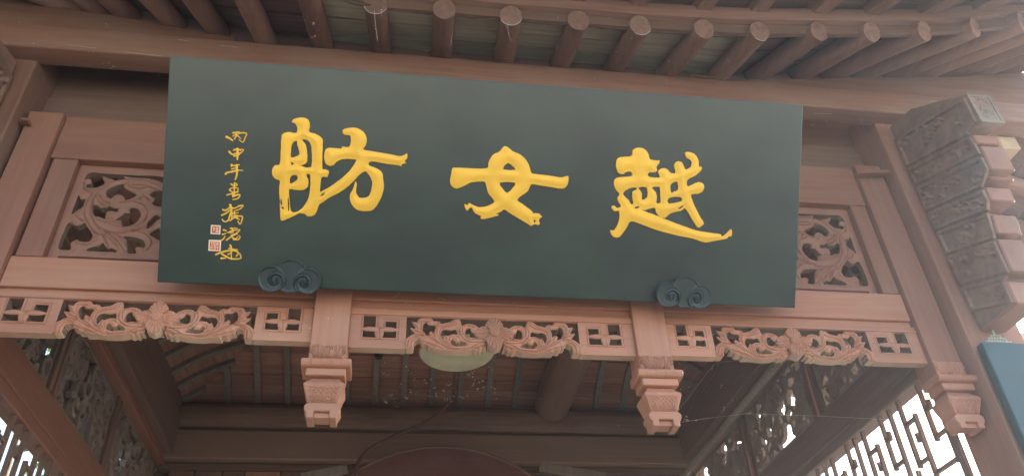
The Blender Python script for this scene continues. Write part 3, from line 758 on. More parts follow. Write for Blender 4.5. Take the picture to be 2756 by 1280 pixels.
CH = {
 'fang': (720, 300, 3.7375,
  [(245,110),(270,78),(350,62),(410,85),(430,140),(420,205),(480,225),(545,265),(558,320),(552,560),(575,580),(620,600),(612,640),(600,662),(545,662),(535,740),(530,805),(560,795),(640,750),(760,660),(840,580),(890,500),(880,487),(780,482),(730,492),(690,515),(670,540),(630,550),(590,530),(572,480),(578,400),(620,367),(740,374),(748,352),(800,360),(830,345),(838,290),(830,245),(770,235),(755,195),(790,172),(880,165),(950,195),(990,240),(998,300),(985,350),(965,385),(1080,405),(1250,435),(1330,450),(1380,437),(1402,422),(1408,470),(1380,500),(1398,520),(1350,535),(1352,560),(1320,545),(1200,530),(1050,505),(1020,540),(1100,575),(1150,610),(1165,680),(1172,760),(1150,850),(1110,930),(1060,990),(1000,1003),(920,995),(870,965),(835,910),(828,840),(860,780),(885,700),(900,740),(890,800),(910,850),(940,868),(1000,862),(1030,830),(1050,760),(1050,700),(1020,640),(985,605),(930,635),(880,690),(800,765),(720,820),(620,870),(560,915),(520,940),(495,1010),(460,1050),(400,1055),(385,1035),(320,1025),(275,1050),(215,1075),(150,1100),(130,1070),(125,900),(118,780),(125,700),(80,680),(50,640),(50,580),(80,540),(125,530),(135,400),(142,260),(165,222),(220,208),(280,220),(300,195),(300,160),(280,128)],
  [[(252,325),(295,300),(300,340),(320,400),(315,440),(240,465),(238,400)], [(345,285),(400,290),(435,330),(445,400),(440,560),(340,547),(385,530),(405,480),(398,400),(385,330)], [(238,512),(268,530),(245,540)], [(235,655),(290,642),(305,680),(270,710),(228,725)], [(390,642),(430,640),(428,800),(400,900),(350,970),(300,1008),(240,1005),(225,900),(218,790),(260,788),(330,795),(390,780),(414,730),(410,680)], [(530,850),(575,815),(560,845)], [(206,880),(214,880),(220,985),(208,990)], [(133,890),(142,885),(150,930),(138,945)], [(140,965),(165,960),(160,985)]]),
 'nyu': (1190, 370, 4.43,
  [(740,105),(800,130),(840,165),(930,205),(1000,270),(1040,350),(1060,420),(1110,435),(1250,450),(1400,475),(1450,470),(1500,460),(1503,520),(1480,580),(1430,612),(1300,595),(1150,572),(1060,562),(1020,640),(950,690),(895,745),(960,795),(1060,870),(1085,905),(1110,900),(1160,910),(1172,930),(1198,942),(1165,962),(1150,1000),(1165,1020),(1145,1045),(1100,1035),(1060,1055),(1020,1030),(900,960),(800,900),(740,860),(700,885),(640,912),(680,922),(620,945),(560,960),(480,975),(450,955),(465,940),(400,910),(370,880),(350,835),(325,850),(300,872),(285,865),(262,800),(280,795),(300,808),(320,780),(360,800),(430,828),(520,820),(615,775),(600,730),(550,670),(525,590),(505,532),(430,530),(340,540),(260,580),(170,610),(110,580),(92,520),(105,440),(120,370),(160,360),(300,365),(525,368),(550,300),(600,210),(680,170)],
  [[(722,380),(780,308),(830,340),(872,388)], [(685,540),(860,540),(850,590),(775,660),(720,610)], [(1090,985),(1110,985),(1110,1010),(1092,1010)]]),
 'yue': (1620, 380, 4.124,
  [(320,165),(340,100),(400,72),(470,90),(510,140),(525,195),(560,210),(610,215),(635,215),(628,250),(600,290),(608,335),(560,350),(520,350),(503,380),(540,400),(625,405),(640,395),(620,360),(625,325),(670,300),(720,310),(755,350),(800,358),(810,340),(795,270),(830,225),(880,235),(910,290),(930,315),(980,285),(990,240),(975,210),(935,190),(915,145),(930,122),(990,128),(1040,160),(1070,230),(1072,290),(1095,280),(1100,320),(1030,385),(945,430),(945,500),(1000,480),(1060,455),(1110,465),(1130,510),(1110,560),(1060,585),(985,595),(1000,660),(1040,750),(1080,830),(1125,905),(1100,940),(1060,960),(1020,910),(960,810),(915,745),(880,770),(760,800),(700,850),(650,845),(560,812),(500,788),(700,865),(900,940),(1050,990),(1200,1015),(1310,1030),(1328,1058),(1400,1000),(1425,972),(1438,1000),(1430,1055),(1400,1055),(1380,1080),(1250,1105),(1160,1122),(1100,1115),(1000,1080),(800,1040),(600,985),(450,930),(320,890),(270,960),(185,1065),(110,1050),(88,985),(130,985),(170,920),(190,840),(180,775),(140,780),(103,740),(110,718),(135,715),(165,740),(205,720),(170,660),(170,620),(190,590),(150,540),(128,490),(135,430),(180,402),(300,392),(332,375),(310,340),(265,345),(230,368),(180,355),(152,290),(160,210),(200,178)],
  [[(228,585),(290,530),(360,515),(385,535),(335,560),(335,650),(345,685),(320,700),(290,650)], [(400,518),(490,515),(500,620),(440,650),(440,590),(420,545)], [(548,515),(635,510),(640,600),(645,680),(600,685),(605,620),(590,560)], [(755,490),(790,460),(830,455),(840,540),(790,560),(765,575)], [(740,632),(865,620),(878,665),(735,692)], [(430,762),(480,765),(575,738),(592,790),(625,830),(560,805),(500,785)], [(845,745),(890,715),(895,730),(850,755)], [(358,738),(395,722),(410,735),(375,748)]]),
}
def char_relief(name, mat, ox, oy, s_, outer, holes, res, hgt, sm=3, label=None):
    cv = lambda pts: [on_board(ox + x / s_, oy + y / s_) for x, y in pts]
    P = smooth_poly(cv(outer), sm); lo_ = P.min(0); hi_ = P.max(0)
    U, V = grid(lo_[0] - .004, hi_[0] + .004, lo_[1] - .004, hi_[1] + .004, res)
    D = poly_sdf(U, V, P)
    for h_ in holes: D = np.minimum(D, -poly_sdf(U, V, smooth_poly(cv(h_), 2)))
    D = D + .0011 * np.sin(U * 900 + 2 * np.sin(V * 610)) * np.sin(V * 760 + 2 * np.sin(U * 430)) - .0004
    # carved lettering: bright raised lip, softly hollowed stroke
    H = .006 + .22 * hgt * np.exp(-((D - .003) / .003) ** 2) + 0.7 * hgt * (1 - np.exp(-np.clip(D, 0, 1) / .012))
    return relief(name, mat, nb, U, V, D, H, -.001, bf, smooth=60, label=label)
char_relief('large_character', M['gold'], *CH['fang'], .0022, .006, label='large gilt character 舫, broad brush strokes with dry streaks')
char_relief('large_character', M['gold'], *CH['nyu'], .0022, .006, label='large gilt character 女 with a ring body and crossed legs')
char_relief('large_character', M['gold'], *CH['yue'], .0022, .006, label='large gilt character 越 with a long sweeping foot stroke')
# small inscription: strokes as (points, width) in enlarged-photo pixels
def small_char(ox, oy, strokes, label):
    s_ = 5.98; lines = []
    for pts, wd in strokes:
        P = [on_board(ox + x / s_, oy + y / s_) for x, y in pts]
        if len(P) > 2: P = smooth_poly(P, 4, False)
        lines.append((np.array(P), wd / s_ * .00149 / 2))
    A = np.concatenate([l[0] for l in lines]); lo_, hi_ = A.min(0) - .01, A.max(0) + .01
    U, V = grid(lo_[0], hi_[0], lo_[1], hi_[1], .0013)
    D = np.full(U.shape, -1.)
    for P, hw in lines:
        n = len(P)
        for i in range(n - 1):
            a, b_ = P[i], P[i + 1]; ab = b_ - a; t_ = np.clip(((U - a[0]) * ab[0] + (V - a[1]) * ab[1]) / (ab @ ab + 1e-12), 0, 1)
            gl = (i + t_) / (n - 1); wv = hw * (1.15 - .45 * gl)
            D = np.maximum(D, wv - np.hypot(U - a[0] - t_ * ab[0], V - a[1] - t_ * ab[1]))
    relief('inscription_character', M['gold'], nb, U, V, D, .0015 + rnd(D, .003, .0025), -.001, bf, smooth=60, label=label)
small_char(540, 330, [([(418,232),(460,250),(515,288)],34),([(522,168),(570,158),(622,150)],24),([(578,160),(572,210),(548,266)],26),([(610,178),(670,165),(738,176),(715,250),(682,316),(618,275)],20),([(590,205),(645,258)],20),([(575,180),(520,220)],18)], 'small gilt character 丙 at the top of the inscription')
small_char(540, 330, [([(462,468),(490,500),(535,520)],30),([(535,445),(600,425),(640,450)],26),([(620,440),(690,436),(650,490),(620,505)],18),([(548,500),(650,490)],22),([(592,425),(596,520),(590,592)],34),([(540,540),(625,515)],22)], 'small gilt character 申, second of the inscription')
small_char(540, 330, [([(500,675),(496,712)],22),([(495,690),(560,692),(625,678)],24),([(498,748),(600,722)],18),([(402,828),(430,805),(520,785),(560,770)],28),([(600,765),(682,770)],18),([(500,800),(570,780)],16),([(580,685),(585,820),(560,915)],30)], 'small gilt character 年, third of the inscription')
small_char(540, 330, [([(488,988),(540,1020),(590,1000),(562,972)],20),([(545,972),(540,1190)],22),([(515,1120),(465,1080),(520,1050),(600,1055),(592,1105),(555,1120)],18),([(425,1165),(500,1145),(610,1112)],20),([(520,1130),(525,1190)],30),([(520,1190),(600,1160),(632,1170),(600,1220),(520,1240)],26)], 'small gilt character 春, fourth of the inscription')
small_char(540, 510, [([(362,325),(400,335),(460,300),(490,250)],28),([(342,412),(420,375),(520,290)],26),([(475,245),(500,320),(470,420),(440,500),(380,515),(348,478)],26),([(535,305),(600,280)],22),([(610,268),(680,255),(640,310),(560,340)],22),([(500,350),(498,490)],22),([(500,392),(605,372)],20),([(510,432),(590,412)],18),([(470,500),(560,440),(640,425),(675,445),(640,555),(600,510)],22),([(580,455),(622,482)],24),([(540,350),(560,460)],18)], 'small gilt running-script character, tallest of the inscription')
small_char(540, 510, [([(372,650),(412,662)],26),([(355,722),(405,705)],24),([(328,815),(360,800),(395,748)],22),([(482,622),(585,622)],22),([(500,625),(520,690),(430,690)],18),([(440,690),(540,655),(632,650),(560,710),(490,730)],20),([(418,812),(500,750),(590,712)],22),([(500,762),(560,790),(620,735)],18),([(530,800),(612,800),(636,752)],22)], 'small gilt character 沧, sixth of the inscription')
small_char(540, 510, [([(248,1045),(320,1015),(430,985),(560,985),(605,1020),(575,1070)],28),([(478,895),(490,930),(450,950)],26),([(470,950),(600,966)],18),([(492,930),(496,1120)],22),([(440,1045),(500,1005)],18),([(345,1040),(420,1080),(500,1112),(645,1105),(628,1025)],24),([(335,1105),(400,1102)],28)], 'small gilt character 建, last of the inscription')
def seal(x0, y0, x1, y1, marks, label):
    a = on_board(x0, y0); b_ = on_board(x1, y0 + 1); c = on_board(x1, y1); d = on_board(x0, y1 - 1)
    u0, u1 = (a[0] + d[0]) / 2, (b_[0] + c[0]) / 2; v1, v0 = (a[1] + b_[1]) / 2, (c[1] + d[1]) / 2
    def slab(nm, ins, h0, h1, mt, parent, lb=None):
        bm = bmesh.new()
        q = [bm.verts.new(bf(u, v, h_)) for h_ in (h0, h1) for u, v in ((u0 + ins, v0 + ins), (u1 - ins, v0 + ins), (u1 - ins, v1 - ins), (u0 + ins, v1 - ins))]
        for f in ((3, 2, 1, 0), (4, 5, 6, 7), (0, 1, 5, 4), (1, 2, 6, 5), (2, 3, 7, 6), (3, 0, 4, 7)): bm.faces.new([q[i] for i in f])
        return finish(bm, nm, mt, parent, .0006, label=lb)
    s_ = slab('seal', 0, -.001, .003, M['seal_cream'], nb, label)
    f_ = bmesh.new()
    q = slab('red_field', .0045, .003, .0036, M['seal_red'], s_); q.location = (0, 0, 0)
    for m0, m1, n0, n1 in marks:
        q = [f_.verts.new(bf(u0 + (u1 - u0) * a_, v0 + (v1 - v0) * b2, .0042)) for a_, b2 in ((m0, n0), (m1, n0), (m1, n1), (m0, n1))]
        f_.faces.new(q)
    q = finish(f_, 'seal_strokes', M['seal_cream'], s_); q.location = (0, 0, 0)
seal(567.6, 605, 593.5, 630.5, [(.2, .42, .68, .74), (.28, .33, .3, .68), (.38, .43, .42, .68), (.5, .82, .7, .76), (.5, .8, .54, .6), (.52, .8, .38, .44), (.63, .69, .25, .82), (.5, .84, .24, .29)], 'small square red and cream seal')
seal(561.7, 645, 594.5, 675.5, [(.15, .45, .76, .8), (.22, .26, .58, .85), (.36, .4, .58, .85), (.55, .85, .78, .82), (.68, .72, .55, .85), (.56, .85, .62, .66), (.48, .52, .15, .88), (.15, .88, .5, .53), (.2, .44, .38, .42), (.2, .24, .2, .45), (.15, .46, .22, .26), (.58, .62, .2, .45), (.74, .78, .18, .46), (.56, .86, .3, .33)], 'larger square red and cream seal under the first')

# ================================================================== CLOUD BRACKETS
def cloud(px, py, scale, label):
    """px,py: centre of the top lobe in the photo"""
    off = .034
    r = Vector(ray(px, py)); o = Vector((0, 0, EYE)); c0 = BO + bn * off
    s_ = (c0 - o).dot(bn) / r.dot(bn); q = o + r * s_ - BO; cu, cv_ = q.dot(bu), q.dot(bv)
    k = scale                                           # metres per enlarged pixel
    U, V = grid(-.80 * 1000 * k, .74 * 1000 * k, -.44 * 1000 * k, .44 * 1000 * k, .0026)
    cxy = [(0, 0, 412), (-462, -92, 318), (415, -108, 312)]
    ds = [r_ * k - np.hypot(U - a * k, V - b_ * k) for a, b_, r_ in cxy]
    D = np.maximum.reduce(ds)
    H = .004 + .005 * np.exp(-((D - .003) / .003) ** 2)
    side = np.maximum(ds[1], ds[2]); H += np.where(side > 0, .002 + 0 * D, 0)
    for sg, (a, b_) in ((-1, (-382, -130)), (1, (322, -152))):
        th = np.radians(np.linspace(-62, 385, 60)); rr_ = 262 * np.exp(-(np.degrees(th) + 62) / 430 * 1.36)
        pts = np.array([(a - sg * r_ * math.cos(t_), b_ + r_ * math.sin(t_)) for t_, r_ in zip(th, rr_)]) * k
        dl = seg_dist(U, V, pts)
        H += .006 * np.exp(-(dl / .0030) ** 2) - .003 * np.exp(-((dl - .007) / .003) ** 2)
        H += .007 * (np.hypot(U - a * k, V - b_ * k) < 62 * k)
    ob = relief('cloud_bracket', M['cloud'], None, U, V, D, H, -.03, lambda u, v, h_: bf(cu + u, cv_ + v, off + h_), smooth=50)
    tag(ob, label, 'bracket', 'cloud-shaped brackets under the board')
    return ob
KC = .1315 / 1000 * 1.26
cloud(670 + 965 / 8.541, 670 + 615 / 8.541, KC, 'dark teal cloud-shaped bracket under the left end of the board')
cloud(1843.5, 785, KC, 'dark teal cloud-shaped bracket under the right end of the board')

# ================================================================== TEAL PLAQUE ON THE RIGHT COLUMN
pl = thing('hanging_plaque', 'blue-teal vertical plaque with gilt writing hung on the right column', 'plaque', (2.73, 2.84, Z(.4)))
box('board', M['plaque'], pl, 2.584, 2.90, 2.83, 2.872, Z(.2), Z(1.706), bevel=.004)
def hook_strokes(c):
    U, V = grid(-.03, .30, -.2, .2, .003)
    D = np.full(U.shape, -1.)
    for P, hw in c:
        D = np.maximum(D, hw - seg_dist(U, V, smooth_poly(P, 4, False)))
    return U, V, D
gx, gz = 2.735, 1.405
U, V, D = hook_strokes([([(-.01, .02), (.02, .0), (.05, .02), (.05, .06), (.0, .09)], .014), ([(.02, .10), (.07, .09), (.12, .10)], .012), ([(.0, -.06), (.04, -.08), (.05, -.05)], .014), ([(.08, .05), (.09, -.06), (.06, -.12)], .014), ([(.11, .0), (.15, -.1)], .013)])
relief('gilt_character', M['gold'], pl, U, V, D, .002 + rnd(D, .006, .004), -.001, lambda u, v, h_: (gx - .015 + u * .9, 2.8295 - h_, Z(gz) + v), smooth=60)
hg = thing('hanger_fretwork', 'small stepped metal fretwork hanger on top of the teal plaque', 'ornament', (2.70, 2.86, Z(1.71)))
bm = bmesh.new()
def hb(x0, x1, z0, z1): bm_box(bm, 2.69 + x0, 2.69 + x1, 2.852, 2.862, Z(1.7075 + z0), Z(1.7075 + z1))
for x in np.arange(-.062, .063, .0155): hb(x - .0022, x + .0022, 0, .014)
hb(-.066, .066, .014, .018)
for x in np.arange(-.042, .043, .014): hb(x - .0022, x + .0022, .018, .030)
hb(-.046, .046, .030, .034)
for x in (-.022, -.008, .008, .022): hb(x - .0022, x + .0022, .034, .045)
hb(-.026, .026, .045, .049); hb(-.002, .002, .049, .075)
finish(bm, 'fretwork', M['metal'], hg, 0)

# ================================================================== INTERIOR: side walls
def openwork(name, mat, parent, y0, y1, z0, z1, x, sgn, seed, res=.0075, dens=.62):
    """pierced carved panel in the plane X=x"""
    r_ = random.Random(seed); U, V = grid(y0, y1, z0, z1, res)
    D = np.full(U.shape, -1.); H = np.full(U.shape, -.01)
    n = int((y1 - y0) * (z1 - z0) / .0055 * dens)
    for _ in range(n):
        u0, v0 = r_.uniform(y0, y1), r_.uniform(z0, z1); R0 = r_.uniform(.045, .10)
        r = np.hypot(U - u0, V - v0); a = np.arctan2(V - v0, U - u0); ph = r_.uniform(0, 6.28)
        aa = (a + ph) % (2 * math.pi)
        sp = R0 * (.35 + .65 * aa / (2 * math.pi)); wd = R0 * .16 * (.6 + aa / 6.28)
        d = wd - np.abs(r - sp); D = np.maximum(D, d)
        H = np.where(d > 0, np.maximum(H, .004 + .010 * np.clip(d / wd, 0, 1) ** .5 + .004 * r_.random()), H)
        if r_.random() < .6:
            th = r_.uniform(0, 6.28); lu, lv = u0 + R0 * math.cos(th), v0 + R0 * math.sin(th)
            s_ = (U - lu) * math.cos(th + 1) + (V - lv) * math.sin(th + 1); t_ = -(U - lu) * math.sin(th + 1) + (V - lv) * math.cos(th + 1)
            d = .02 * np.sin(np.pi * np.clip(s_ / .09, 0, 1)) - np.abs(t_); D = np.maximum(D, np.where((s_ > 0) & (s_ < .09), d, -.01)); H = np.where((d > 0) & (s_ > 0) & (s_ < .09), np.maximum(H, .010 + .003 * np.cos(t_ * 500)), H)
    ed = np.minimum(np.minimum(U - y0, y1 - U), np.minimum(V - z0, z1 - V))
    D = np.maximum(D, .02 - ed); D = np.minimum(D, ed + .0001)
    H = np.where(ed < .02, .004, H)
    return relief(name, mat, parent, U, V, D, H, -.022, lambda u, v, h_: (x - sgn * h_, u, Z(v)), smooth=50)
def side_wall(x, sgn, label, stiles, beams_mat, seeds, dens):
    """sgn=+1: right wall (inner face looks to -X)"""
    p = thing('side_wall', label, 'side wall', (x, 4.8, 0), 'openwork side walls of the porch')
    def bx(nm, a, b_, y0, y1, z0, z1, mt, bevel=.006): return box(nm, mt, p, min(x + sgn * a, x + sgn * b_), max(x + sgn * a, x + sgn * b_), y0, y1, Z(z0), Z(z1), bevel=bevel)
    Y0, Y1 = 3.17, 6.40
    bx('middle_beam', 0, .10, Y0, Y1, 1.735, 1.978, beams_mat)
    bx('beam_moulding', -.012, .02, Y0, Y1, 1.792, 1.81, beams_mat, .004)
    bx('upper_beam', -.115, .05, Y0, Y1, 2.50, 2.80, M['darkY'])
    bx('lower_beam', -.05, .08, Y0, Y1, 2.44, 2.497, beams_mat, .005)
    bx('eaves_rail', -.10, .06, Y0, Y1, 2.82, 2.96, M['darkY'])
    for ya in stiles:
        bx('stile', -.004, .05, ya - .055, ya - .012, 1.979, 2.439, M['darkZ'], .003)
        bx('stile', -.004, .05, ya + .012, ya + .055, 1.979, 2.439, M['darkZ'], .003)
    edges = [Y0] + sum([[s_ - .056, s_ + .056] for s_ in stiles], []) + [Y1]
    for k in range(0, len(edges), 2):
        openwork('carved_panel', M['sidecarve'], p, edges[k] + .002, edges[k + 1] - .002, 1.981, 2.438, x + sgn * .02, sgn, seeds + k, dens=dens)
        if sgn < 0: openwork('rear_carved_panel', M['sidecarve'], p, edges[k] + .002, edges[k + 1] - .002, 1.981, 2.438, x + sgn * .075, sgn, seeds + k + 50, dens=dens * .8)
    # rear post
    bx('rear_post', -.03, .14, Y1 + .01, Y1 + .25, -1.59, 3.0, M['darkZ'], .006)
    return p
wl_ = side_wall(-1.755, -1, 'dark openwork side wall at the left with carved panels over a latticed window', [4.13, 5.16], M['midY'], 11, .42)
wr_ = side_wall(2.53, 1, 'openwork side wall at the right with glinting carved panels', [4.20, 5.25], M['darkY'], 31, .80)

# lattice windows below the middle beams
def lattice(x, sgn, label, seed, traced=None):
    p = thing('lattice_window', label, 'lattice', (x, 4.5, Z(.2)), 'fret lattices under the side beams')
    bm = bmesh.new(); T_ = .017; th = .022
    def v(y, z0, z1): bm_box(bm, x, x + sgn * th, y - T_ / 2, y + T_ / 2, Z(z0), Z(z1))
    def h(y0, y1, z): bm_box(bm, x + sgn * .001, x + sgn * (th - .001), min(y0, y1), max(y0, y1), Z(z) - T_ / 2, Z(z) + T_ / 2)
    def hook(y, z, s_=1):
        bm_box(bm, x + sgn * .002, x + sgn * (th - .002), min(y, y + s_ * .036), max(y, y + s_ * .036), Z(z) - .012, Z(z) + .012)
        bm_box(bm, x + sgn * .003, x + sgn * (th - .003), y + s_ * .036 - .009, y + s_ * .036 + .009, Z(z) - .012, Z(z) + .035)
    r_ = random.Random(seed)
    y = 3.21; k = 0; top = 1.732
    parts = []
    while y < 6.35:
        if k % 4 == 0: v(y, 1.30, top); h(y, y + .188, 1.32)
        elif k % 4 == 1: v(y, 1.44, top); h(y - .094, y, 1.46); hook(y, 1.60, -1)
        elif k % 4 == 2: v(y, 1.16, 1.62); h(y, y + .094, 1.60); hook(y, 1.50, 1)
        else: v(y, 1.38, top); h(y - .094, y + .0, 1.40); v(y + .03, 1.02, 1.38)
        y += .094; k += 1
    bm_box(bm, x, x + sgn * th, 3.172, 3.206, Z(.2), Z(1.732)); bm_box(bm, x, x + sgn * th, 6.36, 6.398, Z(.2), Z(1.732))
    h(3.2, 6.37, 1.0); h(3.2, 6.37, .2)
    yy = 3.4
    while yy < 6.3: v(yy, .2, 1.0); yy += .28
    finish(bm, 'fret_bars', M['darkZ'], p, 0)
    box('sill_wall', M['darkY'], p, min(x, x + sgn * .05), max(x, x + sgn * .05), 3.17, 6.4, 0.0, Z(.18), bevel=.004)
    return p
lattice(2.545, 1, 'fret lattice window at the lower right, bright sky behind it', 5)
lattice(-1.77, -1, 'fret lattice window at the lower left, green leaves behind it', 9)

# ================================================================== INTERIOR: coved ceiling
ceil = thing('coved_ceiling', 'dark coved board ceiling inside the porch with thin curved ribs', 'ceiling', (.4, 4.8, Z(2.95)))
CX0, CX1, CYB = -1.66, 2.44, 6.36
DP = [0, .10, .25, .45, .70, 1.0, 1.35, 1.7, 2.05]; GP = [2.955, 3.03, 3.12, 3.21, 3.29, 3.36, 3.41, 3.43, 3.44]
g_ = lambda d: float(np.interp(d, DP, GP))
def strip(name, mat, a, b_, side, thick=.02, lift=0.0):
    """board between cove distances a and b on one side, mitred at the hips"""
    bm = bmesh.new()
    za, zb = Z(g_(a)) + lift, Z(g_(b_)) + lift
    if side == 'back': q = [(CX0 + a, CYB - a, za), (CX1 - a, CYB - a, za), (CX1 - b_, CYB - b_, zb), (CX0 + b_, CYB - b_, zb)]
    elif side == 'left': q = [(CX0 + a, 3.12, za), (CX0 + a, CYB - a, za), (CX0 + b_, CYB - b_, zb), (CX0 + b_, 3.12, zb)]
    else: q = [(CX1 - a, 3.12, za), (CX1 - a, CYB - a, za), (CX1 - b_, CYB - b_, zb), (CX1 - b_, 3.12, zb)]
    lo_ = [bm.verts.new(v_) for v_ in q]; up_ = [bm.verts.new((v_[0], v_[1], v_[2] + thick)) for v_ in q]
    bm.faces.new(lo_); bm.faces.new(up_[::-1])
    for i in range(4): bm.faces.new((lo_[i], up_[i], up_[(i + 1) % 4], lo_[(i + 1) % 4]))
    finish(bm, name, mat, ceil, 0)
ed_ = [0, .085, .17, .26, .36, .47, .59, .72, .86, 1.02, 1.2, 1.4, 1.7, 2.04]
mceilX = mat_wood('ceiling_board_x', (.29, .155, .11), 'X', var=.3, rough=.7, dust_amt=.3)
mceilY = mat_wood('ceiling_board_y', (.27, .145, .105), 'Y', var=.3, rough=.7, dust_amt=.3)
for i in range(len(ed_) - 1):
    l_ = (i % 2) * .004
    strip('ceiling_board', mceilX, ed_[i] + .002, ed_[i + 1] - .002, 'back', lift=l_)
    strip('ceiling_board', mceilY, ed_[i] + .002, ed_[i + 1] - .002, 'left', lift=l_)
    strip('ceiling_board', mceilY, ed_[i] + .002, ed_[i + 1] - .002, 'right', lift=l_)
def rib(side, pos):
    bm = bmesh.new(); mx_ = 2.0
    if side == 'back': mx_ = min(2.0, pos - CX0, CX1 - pos)
    else: mx_ = min(2.0, CYB - pos)
    if mx_ < .12: bm.free(); return
    n = max(3, int(mx_ / .12)); prev = None; wb = .024
    for k in range(n + 1):
        d = mx_ * k / n; z = Z(g_(d)) - .001
        if side == 'back': pts = [(pos - wb, CYB - d, z), (pos + wb, CYB - d, z), (pos + wb, CYB - d - .016, z - .030), (pos - wb, CYB - d - .016, z - .030)]
        else:
            x_ = CX0 + d if side == 'left' else CX1 - d; s_ = .016 if side == 'left' else -.016
            pts = [(x_, pos - wb, z), (x_, pos + wb, z), (x_ + s_, pos + wb, z - .030), (x_ + s_, pos - wb, z - .030)]
        c_ = [bm.verts.new(q) for q in pts]
        if prev:
            for i in range(4): bm.faces.new((prev[i], prev[(i + 1) % 4], c_[(i + 1) % 4], c_[i]))
        else: bm.faces.new(c_)
        prev = c_
    bm.faces.new(prev[::-1]); finish(bm, 'ceiling_rib', M['slat'], ceil, 0)
x = -.145 - .235 * 6
while x < CX1: rib('back', x); x += .235
y = 6.2
while y > 3.2: rib('left', y); rib('right', y); y -= .235
# solid lid over the boards so no daylight leaks between them
bm = bmesh.new(); bm_box(bm, CX0 - .2, CX1 + .2, 3.1, CYB + .3, Z(3.475), Z(3.5))
bm_box(bm, CX0 - .2, CX1 + .2, CYB + .03, CYB + .06, Z(2.9), Z(3.49)); bm_box(bm, CX0 - .14, CX0 - .1, 3.16, CYB + .05, Z(2.93), Z(3.49)); bm_box(bm, CX1 + .1, CX1 + .14, 3.16, CYB + .05, Z(2.93), Z(3.49))
finish(bm, 'ceiling_lid', M['darkX'], ceil, 0)

# round tie log, hanging rod
lg = tube('ceiling_log', M['darkY'], None, [(1.30, 3.2, Z(2.98)), (1.31, 4.2, Z(2.96)), (1.325, 5.2, Z(2.95)), (1.33, 6.15, Z(2.95)), (1.33, 6.27, Z(2.95))], [.16, .158, .155, .15, .125], n=20, jitter=.02)
tag(lg, 'thick round dark log under the ceiling right of the oval lamp', 'log')
rd = tube('wooden_pole', M['slat'], None, [(2.37, 3.2, Z(2.335)), (2.36, 6.3, Z(2.335))], .026, n=12); tag(rd, 'straight grey pole running inward above the right carved panels', 'pole')

# ================================================================== INTERIOR: back wall
bw = thing('back_wall', 'dark beams across the far end of the porch interior', 'wall', (.4, 6.4, 0))
bm = bmesh.new()
pf = [(6.22, 2.725), (6.40, 2.725), (6.40, 2.95), (6.30, 2.955), (6.23, 2.93), (6.195, 2.88), (6.19, 2.82), (6.20, 2.76)]
bm_prism(bm, [(a, Z(b_)) for a, b_ in pf], 'X', -1.74, 2.50)
finish(bm, 'rounded_beam', mat_wood('rubbed_brown_beam', (.20, .125, .095), 'X', var=.25, rough=.55, dust=(.34, .25, .18), dust_amt=.6), bw, .01, segs=2, smooth=35)
box('thin_rail', M['darkX'], bw, -1.74, 2.50, 6.235, 6.40, Z(2.698), Z(2.722), bevel=.004)
box('lintel', mat_wood('lintel_brown', (.29, .19, .145), 'X', var=.10, rough=.6), bw, -1.74, 2.50, 6.20, 6.40, Z(2.462), Z(2.69), bevel=.006)
box('door_head', M['darkX'], bw, -1.74, 2.50, 6.28, 6.36, Z(2.40), Z(2.455), bevel=.004)
r_ = random.Random(4)
x = -1.66
while x < 2.45:                                            # row of small boards under the door head
    wd = r_.uniform(.16, .28)
    if not (-.25 < x < 1.05):
        box('head_panel', M['beamZ'] if r_.random() < .8 else M['pinkZ'], bw, x, min(2.45, x + wd - .012), 6.30, 6.33, Z(2.05), Z(2.398), bevel=.004)
    x += wd
box('rear_boards', M['darkX'], bw, -1.74, 2.50, 6.50, 6.54, Z(1.2), Z(2.95), bevel=0)
# arched red-brown screen top in front of the lintel
n = 24; R_ = 1.13; c0 = 2.452 - R_; arc = []
for i in range(n + 1):
    a = math.pi / 2 + .78 - 1.56 * i / n; arc.append((.40 + R_ * math.cos(a), Z(c0 + R_ * math.sin(a))))
ar = thing('arched_screen', 'arched dark red board rising at the bottom centre of the interior', 'screen', (.4, 5.9, 0))
prism('arched_board', mat_wood('dull_red_board', (.15, .06, .05), 'X', var=.12, rough=.6), ar, arc + [(arc[-1][0], Z(.0)), (arc[0][0], Z(.0))], 'Y', 5.9, 5.93, bevel=.003)
bm = bmesh.new(); bm_tube(bm, [(a, 5.895, b_) for a, b_ in arc], .011, 8)
finish(bm, 'rim', M['darkX'], ar, 0, smooth=40)
box('support_leg', M['darkZ'], ar, -.36, -.28, 5.86, 5.96, 0, Z(.2), bevel=.003); box('support_leg', M['darkZ'], ar, 1.08, 1.16, 5.86, 5.96, 0, Z(.2), bevel=.003)
for a_, b_, lb in (((1.12, 5.8, Z(2.27)), (1.62, 5.8, Z(2.19)), 'pale dusty plank leaning to the right of the arched screen'), ((-.62, 5.8, Z(2.16)), (-.30, 5.8, Z(2.235)), 'pale dusty plank leaning to the left of the arched screen')):
    o = bar('loose_plank', M['slat'], None, a_, b_, .03, .07); tag(o, lb, 'plank', 'planks beside the arched screen')
    
